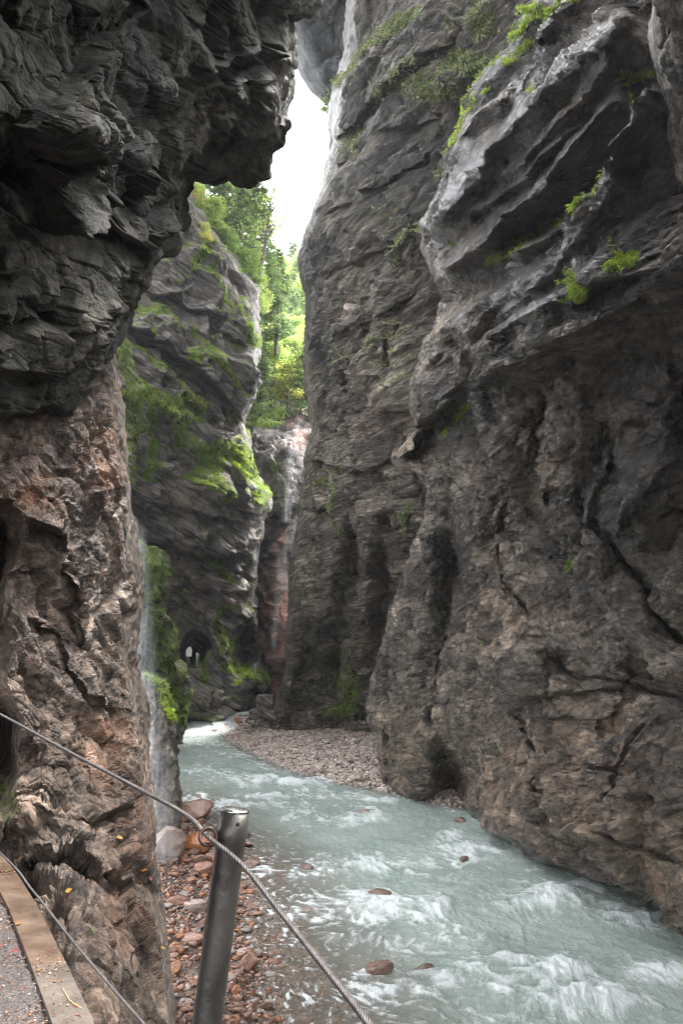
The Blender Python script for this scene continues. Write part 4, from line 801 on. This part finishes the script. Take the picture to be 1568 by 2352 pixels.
for a in [(NW, 1285, 15, 70, 3, 'bright green bush at the very top of the slanting ledge'), (NW, 1248, 45, 60, 1, 'bright leafy clump just below the topmost bush of the slanting ledge'), (NW, 1215, 90, 60, 3, 'leafy clump halfway down the slanting ledge'), (NW, 1190, 118, 60, 1, 'green clump where the slanting ledge steepens'), (NW, 1165, 150, 45, 3, 'small clump low on the slanting ledge'), (NW, 1120, 205, 34, 3, 'last small green tuft at the bottom of the slanting ledge'),
          (NW, 1370, 12, 40, 1, 'small bush at the upper frame edge beside the wet rock'), (NW, 1234, 222, 26, 0, 'tiny plant alone on the middle wet ledge'), (NW, 1302, 275, 34, 2, 'small twig plant on the dark slab below the wet ledge'), (NW, 1490, 180, 90, 3, 'large green bush beside the rock pillar, top of its row'), (NW, 1465, 215, 70, 1, 'bush with a few orange leaves beside the rock pillar'), (NW, 1432, 262, 60, 0, 'spreading small leaved plant reaching left over the dark slab'),
          (NW, 1422, 320, 46, 1, 'narrow plant growing up the crack under the pillar bushes'), (NW, 1405, 365, 40, 3, 'small plant low in the crack above the wet rock'), (NW, 1388, 405, 34, 1, 'lowest plant of the crack above the wet rock'), (NW, 1268, 480, 60, 2, 'tall upright leafy plant on the wet rock hump'), (NW, 1250, 515, 60, 1, 'bushy plant at the foot of the tall upright one'), (NW, 1215, 545, 44, 3, 'low green cushion on the wet rock hump'),
          (NW, 1150, 580, 60, 2, 'thin stalk plant at the lower end of the wet hump'), (NW, 1175, 568, 44, 3, 'small cushion beside the thin stalk plant'), (NW, 1345, 640, 56, 0, 'leafy plant hanging above the big undercut ledge'), (NW, 1322, 690, 46, 1, 'plant at the lip of the big undercut ledge'), (NW, 1440, 590, 50, 0, 'low plant on the shelf at the right, left one'), (NW, 1485, 605, 50, 3, 'low plant on the shelf at the right, right one'), (NW, 1425, 575, 40, 2, 'small upright plant on the shelf at the right'),
          (NW, 1055, 562, 22, 1, 'tiny green tuft at the left rim of the dark slab'), (NW, 1068, 935, 26, 3, 'yellow green tuft on the dark rock nose under the ledge'), (MW, 1015, 112, 60, 2, 'twiggy plant on top of the grassy bulge of the middle cliff'), (MW, 1045, 375, 36, 3, 'grassy tuft in the notch beside the dark slab'),
          ('grey_slab_wall', 398, 1640, 40, 4, 'bright big leaved plant hanging at the edge of the grey slab'), ('grey_slab_wall', 392, 1612, 26, 1, 'small trailing plant above the big leaved one on the slab'), ('grey_slab_wall', 360, 1562, 24, 1, 'tuft of leaves on the top of the grey slab'), ('grey_slab_wall', 380, 1580, 22, 3, 'small leaves on the sloping shoulder of the slab'),
          (FW, 440, 925, 50, 5, 'yellow green bush on the far cliff above the mossy ledge'), (FW, 405, 915, 44, 5, 'yellow green bush left of the other one on the far cliff'), (FW, 465, 935, 44, 5, 'small yellow bush right of the mossy ledge top'), (FW, 440, 965, 40, 3, 'green clump under the yellow bushes'), (FW, 530, 1050, 60, 3, 'big green bush on the right shoulder of the far cliff'), (FW, 510, 1080, 50, 1, 'green bush left on the shoulder of the far cliff'),
          (FW, 555, 1070, 46, 3, 'green bush at the outer corner of the far cliff'), (FW, 540, 1100, 46, 1, 'drooping green bush below the big one'), (FW, 480, 1110, 36, 3, 'round cushion on the lower ledge of the far cliff'), (FW, 590, 1135, 34, 3, 'green cushion on the small spur of the far cliff'), (FW, 510, 1310, 36, 1, 'green clump below the dark overhang of the far cliff'), (FW, 550, 1545, 44, 3, 'green bush beside the far path railing'), (FW, 575, 1555, 40, 1, 'drooping bush right beside the far path railing'), (FW, 548, 1575, 36, 1, 'green tuft hanging below the far path')]:
    shrub(a[0], a[1], a[2], a[3] * (.62 if a[0] == FW else .9), *a[4:])
shrub(None, 740, 262, 60, 0, 'leafy branchlet leaning into the bright gap below the dark crag', pos=V(752, 262, 38))
shrub(None, 742, 340, 44, 2, 'bare thin twigs at the rim of the middle cliff against the sky', pos=V(756, 340, 35))
# moss and grass: blades sprouting from the mossy rock
def blades(sheet, label, cnt, size, m, thr=.5, name='moss', droop=.6, win=None):
    PX, PY, P, n_, mo = SHEETS[sheet]; msk = mo > thr
    if win is not None: msk &= win(PX, PY)
    k = np.argwhere(msk)
    if len(k) == 0: return
    k = k[rng.integers(len(k), size=cnt)]; p = P[k[:, 0], k[:, 1]]; nn = n_[k[:, 0], k[:, 1]]
    p = p + rng.normal(size=p.shape) * size * .5 + nn * size * .3
    v, f = leaves(p, size, .28, droop, nn, .6)
    link(name, new_mesh(name, v, f, False), m, label=label, kind='stuff')
blades(FW, 'green moss and grass on the ledges of the far cliff', 60000, .07, G5, .42)
blades('mossy_buttress_wall', 'thick bright moss covering the buttress beside the thin waterfall', 12000, .055, G5, .5)
blades(MW, 'dull grass and moss on the bulges of the middle cliff', 16000, .085, G6, .42, 'grass')
blades(NW, 'bright grass in the ledges of the great right wall', 9000, .05, G4, .45, 'grass')
blades('end_wall', 'leafy undergrowth of the far forest slope', 30000, .34, G1, .4, 'undergrowth', win=lambda x, y: y < 985)
blades('grey_slab_wall', 'moss along the top edge of the grey slab', 1500, .05, G5, .5)

# ------------------------------------------------------------------ falling water
def fall(name, path, d, w, m, label, layers=3, seed=0):
    """path: (px, py) points of the falling sheet, w its width in metres along the path"""
    n_ = 90; u = np.linspace(0, 1, n_); path = np.array(path, float); s = np.r_[0, np.cumsum(np.hypot(*np.diff(path, axis=0).T))]; s /= s[-1]
    cx, cy = np.interp(u, s, path[:, 0]), np.interp(u, s, path[:, 1]); wd = np.interp(u, np.linspace(0, 1, len(w)), w); V_, F_, A_, k = [], [], [], 0
    for L_ in range(layers):
        C_ = wp(cx, cy, d - .18 * L_); t = np.linspace(-1, 1, 14); g = C_[:, None] + np.stack([np.outer(wd / 2 * (1 - .15 * L_), t), np.outer(wd, -.35 * (1 - t * t)), np.zeros((n_, 14))], -1)
        g = g + .05 * wd.mean() * np.stack([fbm(g * np.array([3, 3, .5]) + 9 * L_, 3, seed + L_)] * 3, -1)
        V_.append(g.reshape(-1, 3)); F_.append(grid_faces(n_, 14) + k); k += n_ * 14; A_.append((np.ones((n_, 1)) * (1 - np.abs(t) ** 2.)).ravel() * np.repeat(sstep(0, .12, u), 14))
    return link(name, new_mesh(name, np.concatenate(V_), np.concatenate(F_), True, dict(edge=np.concatenate(A_))), m, kind='structure', label=label)
def fall_mat(name, xs, zs, k, opa):
    m, n, l, b = mat(name); tc = n.new('ShaderNodeTexCoord').outputs['Object']; mp = nd(n, 'ShaderNodeMapping', Scale=(xs, xs, zs)); l.new(tc, mp.inputs[0])
    f = ramp(n, l, noise(n, l, mp.outputs[0], 1., 8, .7, .3), [(.42, .18), (.62, 1.)])
    l.new(math_(n, l, 'MULTIPLY', math_(n, l, 'MULTIPLY', f, attr(n, 'edge')), opa), b.inputs['Alpha']); b.inputs['Base Color'].default_value = (.8, .83, .86, 1); b.inputs['Roughness'].default_value = .6
    return m
fall('waterfall', [(318, 1180), (322, 1300), (330, 1420), (336, 1540), (350, 1660), (366, 1780), (374, 1880), (382, 1975)], 19.6, [.5, .65, .75, .85], fall_mat('thin_waterfall', 11, .3, 1, .15), 'thin veil of falling water beside the mossy buttress', seed=600)
fall('waterfall', [(692, 950), (680, 985), (668, 1040), (660, 1110), (656, 1200)], 58.5, [.5, .8, .9, 1.0], fall_mat('far_waterfall', 4, .2, 1, .09), 'faint white cascade on the end wall of the gorge', seed=620)
fall('waterfall', [(690, 1170), (668, 1230), (650, 1275), (640, 1330), (632, 1430), (628, 1500)], 58.0, [1., 1., .8, .6], fall_mat('lower_far_waterfall', 4, .25, 1, .1), 'lower streaks of the cascade over reddish rock', seed=640)

# ------------------------------------------------------------------ walkway, edge board, railing
DZ = CAMZ - 1.5
outer = [wz(x, y, DZ) for x, y in [(330, 2900), (270, 2560), (213, 2352), (150, 2218), (86, 2088), (36, 2008), (0, 1966), (-60, 1905)]]
dirs_ = [np.array(outer[min(i + 1, 7)]) - np.array(outer[max(i - 1, 0)]) for i in range(8)]
inner = []
for o_p, d_ in zip(outer, dirs_):
    d_ = d_ / np.linalg.norm(d_); nrm = np.array([d_[1], -d_[0], 0]); nrm = nrm if nrm[0] < 0 else -nrm; inner.append(o_p + nrm * .15)
M_board = plain_mat('rust_stained_board', (.055, .034, .022), (.12, .08, .054), 3.5, .25, bump=.35, bscale=30, rough2=.6)
M_board2 = plain_mat('damp_board', (.05, .039, .03), (.12, .1, .084), 4., .2, bump=.35, bscale=40, rough2=.6)
def board(i0, i1, m, label, gap=.0):
    mb = MB(); A_ = [np.array(outer[i]) for i in range(i0, i1 + 1)]; B_ = [np.array(inner[i]) for i in range(i0, i1 + 1)]
    A_[0] = A_[0] + (A_[1] - A_[0]) * gap; B_[0] = B_[0] + (B_[1] - B_[0]) * gap
    for k in range(len(A_) - 1): mb.prism([A_[k] + [0, 0, .02], B_[k] + [0, 0, .02], B_[k + 1] + [0, 0, .02], A_[k + 1] + [0, 0, .02]], .16)
    return link('edge_board', mb.mesh('edge_board'), m, label=label, cat='board', group='boards edging the walkway')
board(0, 3, M_board2, 'damp pale brown edge board nearest the viewer along the walkway'); board(3, 5, M_board, 'orange rust stained edge board in the middle of the walkway rim'); board(5, 7, M_board, 'short far edge board where the walkway meets the rubble', .05)
mb = MB(); far_l = [np.array([-7, p_[1] - .0, DZ]) for p_ in inner]; inn = np.array(inner)
xx = np.linspace(0, 1, 150); yy = np.linspace(0, 1, 240); yi = np.interp(yy * 7, range(8), inn[:, 1]); xi = np.interp(yy * 7, range(8), inn[:, 0])
gX = xi[:, None] * (1 - xx[None]) + (-4.2) * xx[None]; gY = np.tile(yi[:, None], (1, 150)); gP = np.stack([gX, gY, gX * 0], -1)
gP[..., 2] = DZ - .004 + .012 * fbm(gP * 4, 4, 700) + .006 * fbm(gP * 22, 3, 705)
M_path = plain_mat('wet_grit', (.02, .016, .014), (.11, .092, .085), 60., .1, bump=1., bscale=60, rough2=.4)
link('path', new_mesh('path', gP.reshape(-1, 3), grid_faces(*gX.shape), True), M_path, kind='structure')
mb = MB(); mb.prism([np.array(inner[0]) + [0, 0, -.03], np.array([-4.2, inner[0][1], DZ - .03]), np.array([-4.2, inner[7][1], DZ - .03]), np.array(inner[7]) + [0, 0, -.03]], .4); link('path_bed', mb.mesh('path_bed'), M_path, kind='structure')
t_ = rng.uniform(0, 5.6, 2600); ii = np.stack([np.interp(t_, range(8), inn[:, k]) for k in range(3)], -1); ii[:, 0] -= rng.random(2600) ** 1.4 * .9; ii[:, 2] = DZ + .004
gravel('grit', ii, .003 + .007 * rng.random(2600) ** 2, M_gl, 'wet dark grit covering the walkway beside the edge board')
ou = np.array(outer); t_ = np.concatenate([rng.normal(2.95, .12, 60), rng.normal(5., .1, 60), rng.uniform(1.2, 2.9, 60)]); w_ = rng.random(180) * .9 + .05
ii = np.stack([np.interp(t_, range(8), inn[:, k]) * w_ + np.interp(t_, range(8), ou[:, k]) * (1 - w_) for k in range(3)], -1); ii[:, 2] = DZ + .024
gravel('grit', ii, .003 + .007 * rng.random(180) ** 2, M_gl, 'crumbs of wet grit scattered on the edge boards')

M_steel = plain_mat('weathered_steel_tube', (.04, .036, .032), (.1, .092, .083), 7., .3, .6, .15, 60, (1, 1, .6), .55)
M_cap = plain_mat('polished_steel_cap', (.3, .3, .3), (.5, .5, .5), 12., .15, .95, .1, 60, rough2=.35)
M_rust = plain_mat('rusty_bolt', (.03, .014, .014), (.075, .038, .034), 30., .4, .6, .3, 80)
M_wire = plain_mat('weathered_wire', (.03, .024, .024), (.085, .075, .072), 60., .4, .25, .1, 90, rough2=.6)
M_blk = plain_mat('dark_hole', (.01, .01, .01), (.015, .015, .015), 3., .8)
top = V(540, 1863, 1.70); low = V(475, 2352, 1.62); dv_ = (low - top).normalized(); base_p = top + dv_ * ((top.z - DZ) / -dv_.z)
ax = (top - base_p).normalized(); post = link('railing_post', None, label='dark weathered round steel post with a shiny cap, leaning outwards over the river', cat='post', loc=base_p)
R0 = .0295; rel_ = lambda p: p - base_p
def sub(name, mbx, m, smooth=True, label=None, parent=post): return link(name, mbx.mesh(name, smooth), m, parent=parent, label=label)
mb = MB(); hgt = (top - base_p).length; mb.tube([ax * (hgt * k / 24) for k in range(25)], R0, 48, True); tube_o = sub('tube', mb, M_steel)
mb = MB(); mb.tube([ax * (hgt - .001), ax * (hgt + .001), ax * (hgt + .0035), ax * (hgt + .0055)], [R0 * 1.0, R0 * 1.02, R0 * .97, R0 * .8], 48, True); sub('cap', mb, M_cap)
mb = MB(); mb.tube([ax * .0, ax * .008], .07, 32, True); sub('base_plate', mb, M_steel, False)
toc = (Vector((0, 0, CAMZ)) - top); toc = (toc - ax * toc.dot(ax)).normalized(); side = ax.cross(toc).normalized()
if side.x > 0: side = -side
hd = (toc * .93 - side * .28).normalized(); pch = ax * (hgt - .020) + hd * R0
mb = MB(); mb.tube([pch - hd * .004, pch + hd * .0008], .0042, 20, True); sub('hole', mb, M_blk)
mb = MB(); c0 = ax * (hgt - .052); ring_c = c0 + side * (R0 + .017) + toc * .012
ang = [(-.35 + 5.6 * k / 30) for k in range(31)]; u1 = side; u2 = (toc * .45 - ax * .9).normalized()
mb.tube([ring_c + u1 * (.0165 * -math.cos(a_)) + u2 * (.0165 * math.sin(a_)) for a_ in [6.283 * k / 32 for k in range(33)]], .0042, 12, False)
mb.tube([c0 + side * (R0 + .006) + toc * .010, c0 + side * (R0 - .02)], .0045, 12, True); sub('eye_bolt', mb, M_rust)
mb = MB(); mb.tube([ax * (hgt - .062) - side * (R0 - .004), ax * (hgt - .062) - side * (R0 + .011)], .0055, 8, True); mb.tube([ax * (hgt - .062) - side * (R0 + .011), ax * (hgt - .062) - side * (R0 + .0165)], .0042, 12, True); sub('nut', mb, M_rust)

def rope(pts, dia, label, turns_per_m=22):
    """a laid wire rope: six strands twisted round a core"""
    pts = [Vector(p) for p in pts]; n_ = 1400; L_ = [0]
    for a, b in zip(pts[:-1], pts[1:]): L_.append(L_[-1] + (b - a).length)
    def at(s):
        for k in range(len(pts) - 1):
            if s <= L_[k + 1] or k == len(pts) - 2:
                t = (s - L_[k]) / (L_[k + 1] - L_[k]); P4 = [pts[max(k - 1, 0)], pts[k], pts[k + 1], pts[min(k + 2, len(pts) - 1)]]
                return .5 * (2 * P4[1] + (P4[2] - P4[0]) * t + (2 * P4[0] - 5 * P4[1] + 4 * P4[2] - P4[3]) * t * t + (3 * P4[1] - P4[0] - 3 * P4[2] + P4[3]) * t ** 3)
    C_ = np.array([at(L_[-1] * k / (n_ - 1)) for k in range(n_)]); T_ = np.gradient(C_, axis=0); T_ /= np.linalg.norm(T_, axis=1, keepdims=True)
    up = np.array([0, 0, 1.]); B_ = np.cross(T_, up); B_ /= np.linalg.norm(B_, axis=1, keepdims=True); U_ = np.cross(B_, T_)
    s = np.linspace(0, L_[-1], n_); vs, fs, k0 = [], [], 0; r1 = dia / 3.1; ro = dia / 2 - r1 * .92
    for j in range(6):
        ph = 2 * math.pi * (s * turns_per_m + j / 6); cc = C_ + (U_ * np.cos(ph)[:, None] + B_ * np.sin(ph)[:, None]) * (dia / 2 - r1 * .55)
        a = np.linspace(0, 2 * math.pi, 9)[:-1]
        g = cc[:, None] + (U_[:, None] * np.cos(a)[None, :, None] + B_[:, None] * np.sin(a)[None, :, None]) * r1 * .55
        vs.append(g.reshape(-1, 3)); i = np.arange(n_ * 8).reshape(n_, 8); f = np.stack([i[:-1], np.roll(i, -1, 1)[:-1], np.roll(i, -1, 1)[1:], i[1:]], -1).reshape(-1, 4); fs.append(f + k0); k0 += n_ * 8
    return link('wire_rope', new_mesh('wire_rope', np.concatenate(vs), np.concatenate(fs), True), M_wire, label=label, cat='cable', group='wire ropes of the railing')
ring_w = base_p + ring_c
rope([V(-260, 1500, 4.6), V(-100, 1590, 3.6), V(0, 1640, 3.1), V(150, 1722, 2.6), V(320, 1812, 2.12), V(430, 1873, 1.85), ring_w, V(560, 1990, 1.52), V(640, 2090, 1.36), V(740, 2215, 1.18), V(850, 2356, 1.02), V(1000, 2560, .85)], .0102, 'upper twisted wire rope passing through the eye bolt of the post')
rope([V(-200, 1790, 5.3), V(0, 1958, 4.1), V(75, 2044, 3.6), V(162, 2154, 3.1), V(250, 2260, 2.65), V(331, 2352, 2.3), V(430, 2470, 1.9)], .0102, 'lower twisted wire rope crossing above the edge board at the bottom left')

# fallen leaves
LM = [leaf_mat('red_leaf', (.08, .008, .01), (.17, .025, .02), .2, 40.), leaf_mat('yellow_leaf', (.2, .1, .015), (.38, .22, .03), .2, 20.), leaf_mat('brown_leaf', (.25, .09, .02), (.4, .16, .03), .2, 20.)]
def leaf_mesh(s):
    r = np.random.default_rng(s); n_ = 9; t = np.linspace(0, 1, n_); w = np.sin(t ** .8 * math.pi) ** .8 * .38 * (1 + .12 * r.normal(size=n_)); curl = .28 * r.uniform(.3, 1)
    g = np.stack([np.stack([t - .5, -w, curl * (w * 1.2) + .25 * (t - .5) ** 2], -1), np.stack([t - .5, w * 0, .25 * (t - .5) ** 2], -1), np.stack([t - .5, w, curl * w * .9 + .25 * (t - .5) ** 2], -1)], 1)
    v = g.reshape(-1, 3); f = grid_faces(n_, 3); return new_mesh('fallen_leaf', v, f, True)
LMS = [leaf_mesh(k) for k in range(4)]
def fallen(px, py, size, mi, label, z=None, sheet=None):
    if sheet: p, nn = on(sheet, px, py, .012)
    else: p, nn = Vector(wz(px, py, z).tolist()), Vector((0, 0, 1))
    me_ = LMS[random.randrange(4)].copy(); o = link('fallen_leaf', me_, LM[mi], label=label, cat='leaf', group='fallen leaves', loc=p)
    o.scale = (size * .48,) * 3; up = (nn + Vector((0, -.2, .9))).normalized(); o.rotation_euler = (up.to_track_quat('Z', 'Y') @ __import__('mathutils').Quaternion((0, 0, 1), random.uniform(0, 6.28))).to_euler()
for a in [(45, 2120, .075, 1, 'yellow brown leaf on the inner edge of the orange board', DZ + .03), (35, 2184, .085, 0, 'large crimson leaf on the wet path'), (114, 2182, .035, 0, 'small red leaf on the edge board', DZ + .026), (90, 2228, .045, 2, 'orange brown leaf on the nearest board below the red one', DZ + .026), (4, 2170, .05, 0, 'dark red leaf at the left rim of the picture'), (125, 2330, .03, 0, 'tiny red leaf near the lower end of the board', DZ + .026)]:
    fallen(a[0], a[1], a[2], a[3], a[4], a[5] if len(a) > 5 else DZ + .012)
for a in [(258, 1938, .13, 1, 'yellow leaf on the highest rock step left of the waterfall'), (145, 2058, .06, 1, 'small yellow leaf standing on the rubble above the lower rope'), (156, 2072, .10, 1, 'bigger yellow leaf on the rubble above the lower rope'), (345, 1975, .14, 2, 'orange leaf lying on the narrow rock shelf'), (326, 2000, .13, 2, 'orange yellow leaf in the middle of the rock shelf'), (350, 1995, .1, 0, 'red leaf beside the orange yellow one on the rock shelf'), (345, 2018, .09, 0, 'small red leaf under the other leaves of the shelf'), (70, 2005, .06, 2, 'brown orange leaf in the rubble near the lower rope'), (410, 2180, .14, 1, 'orange leaf low on the outer face of the brown wall')]:
    fallen(*a[:5], sheet='brown_rock_wall')
mb = MB(); pt = [wz(x, y, DZ + .026) for x, y in [(143, 2268), (152, 2282), (160, 2296), (172, 2306), (190, 2316)]]; mb.tube([tuple(p) for p in pt], [.0012, .0015, .0016, .0015, .001], 6)
link('twig', mb.mesh('twig', True), plain_mat('straw', (.45, .3, .1), (.6, .42, .18), 20, .6), label='thin yellow stalk lying on the nearest edge board', cat='twig')

# ------------------------------------------------------------------ far details
M_lt = plain_mat('grey_rail_steel', (.4, .4, .4), (.6, .6, .6), 5, .4, .5); M_dk = plain_mat('dark_rail_steel', (.12, .12, .12), (.2, .2, .2), 5, .5, .4)
for k, (x, y0, y1, d, w, m, lb) in enumerate([(539 / 1.0 * 0 + 536, 1, 1, 1, 1, M_lt, '')][:0]): pass
def far_post(x, y0, y1, d, w, m, lb):
    mb = MB(); a, b = V(x, y1, d), V(x, y0, d); a.x = b.x = (a.x + b.x) / 2; a.y = b.y = min(a.y, b.y); mb.tube([a - Vector((0, 0, .2)), b, b + Vector((0, 0, .02))], [w, w, w * .6], 10)
    link('railing_post', mb.mesh('railing_post', True), m, label=lb, cat='post', group='thin posts of the far path railing')
dT = 49.5
far_post(452, 1500, 1523, dT, .035, M_lt, 'pale thin post standing in front of the far tunnel mouth'); far_post(456, 1502, 1523, dT + .6, .022, M_lt, 'thinner post just right of the pale one in the tunnel mouth'); far_post(430, 1508, 1522, dT, .025, M_dk, 'dark post under the small signboard at the far tunnel')
far_post(547, 1516, 1534, 52, .025, M_dk, 'dark post above the green bush on the far path'); far_post(586, 1526, 1544, 53, .03, M_lt, 'pale post at the right end of the far path bush')
sgn = link('notice_board', None, label='small white notice board with a reddish edge on a post in the far tunnel mouth', cat='sign', loc=V(434, 1510, dT - .1))
mb = MB(); w_, h_ = 12 / F * dT, 22 / F * dT; mb.prism([(-w_ / 2, 0, h_ * .9), (w_ / 2, 0, h_ * .9), (w_ / 2, .05, h_ * .9), (-w_ / 2, .05, h_ * .9)], h_ * .8); mb.prism([(-w_ * .2, 0, h_ * 1.1), (w_ * .3, 0, h_ * 1.1), (w_ * .4, .05, h_ * .901), (-w_ * .3, .05, h_ * .901)], .05); link('panel', mb.mesh('panel'), plain_mat('white_enamel', (.6, .58, .55), (.75, .72, .7), 4, .5), parent=sgn)
mb = MB(); mb.prism([(-w_ * .75, .01, h_ * .7), (-w_ / 2, .01, h_ * .75), (-w_ / 2, .04, h_ * .75), (-w_ * .75, .04, h_ * .7)], h_ * .5); link('side_panel', mb.mesh('side_panel'), plain_mat('faded_red_paint', (.3, .1, .08), (.4, .16, .12), 4, .5), parent=sgn)
mb = MB(); mb.tube([(0, .08, -.35), (0, .08, h_ * .9)], .03, 8); link('stand', mb.mesh('stand'), M_dk, parent=sgn)
# stone block wall at the bend
def rough_block(name, px, py, d, wpx, hpx, dep, m, label, cat, seed):
    w_, h_ = wpx / F * d, hpx / F * d; u = np.linspace(-1, 1, 16); vs, fs, k0 = [], [], 0
    A_, B_ = np.meshgrid(u, u); one = np.ones_like(A_)
    for f_ in ((A_, B_, one), (B_, A_, -one), (A_, -one, B_), (B_, one, A_), (one, A_, B_), (-one, B_, A_)):
        g = np.stack(f_, -1); r_ = np.linalg.norm(g / np.abs(g).max(-1, keepdims=True), axis=-1, keepdims=True); g = g * (1 - .05 * (r_ - 1)) * np.array([w_ / 2, dep / 2, h_ / 2]); g = g + .07 * fbm(g * 1.7 + seed, 3, seed)[..., None] * np.array([1, 1, 1])
        vs.append(g.reshape(-1, 3)); fs.append(grid_faces(16, 16) + k0); k0 += 256
    v = np.concatenate(vs); return link(name, new_mesh(name, v, np.concatenate(fs), True, dict(moss=v[:, 0] * 0, tint=v[:, 0] * 0, wet=v[:, 0] * 0)), m, label=label, cat=cat, loc=V(px, py, d))
rough_block('stone_block', 610, 1614, 51, 38, 34, 1.6, M_far, 'square grey stone block between the far cliff and the gravel bar', 'stone block', 800)
rough_block('stone_block', 605, 1640, 50.5, 60, 22, 1.6, M_far, 'low grey stone footing under the square block at the bend', 'stone block', 810)
mb = MB(); mb.tube([V(592, 1636, 50.5), V(565, 1640, 50.3), V(540, 1642, 50.2)], [.12, .14, .12], 8); link('driftwood_log', mb.mesh('driftwood_log', True), plain_mat('grey_driftwood', (.2, .19, .17), (.4, .38, .35), 3, .8), label='grey driftwood log lying beside the white rapid', cat='log', group='driftwood at the bend')
mb = MB(); mb.tube([V(562, 1656, 49.5), V(590, 1668, 48), V(612, 1660, 47)], [.05, .06, .03], 6); link('driftwood_branch', mb.mesh('driftwood_branch', True), M_bark, label='dark driftwood branch across the top of the gravel bar', cat='branch', group='driftwood at the bend')
mb = MB(); mb.tube([V(584, 1666, 48.5), V(592, 1640, 48.8), V(600, 1612, 49)], [.05, .04, .02], 6); link('driftwood_branch', mb.mesh('driftwood_branch', True), M_bark, label='dark stick propped upright against the stone block', cat='branch', group='driftwood at the bend')
mb = MB(); mb.tube([V(590, 864, 80), V(620, 868, 79), V(648, 873, 78)], [.14, .13, .09], 8); link('fallen_log', mb.mesh('fallen_log', True), plain_mat('pale_log', (.35, .3, .24), (.5, .45, .38), 3, .8), label='pale fallen log caught across the forested gap', cat='log')


# ------------------------------------------------------------------ thin mist in the gorge
hm = bpy.data.materials.new('haze'); hm.use_nodes = True; nt = hm.node_tree; nt.nodes.remove(nt.nodes['Principled BSDF'])
pv = nt.nodes.new('ShaderNodeVolumePrincipled'); pv.inputs['Density'].default_value = .0004; pv.inputs['Color'].default_value = (.9, .94, 1, 1); pv.inputs['Anisotropy'].default_value = .3
nt.links.new(pv.outputs[0], nt.nodes['Material Output'].inputs['Volume'])
mb = MB(); mb.prism([(-90, -30, 75), (90, -30, 75), (90, 260, 75), (-90, 260, 75)], 78)
link('haze', mb.mesh('haze'), hm, kind='stuff', label='thin pale mist filling the gorge')
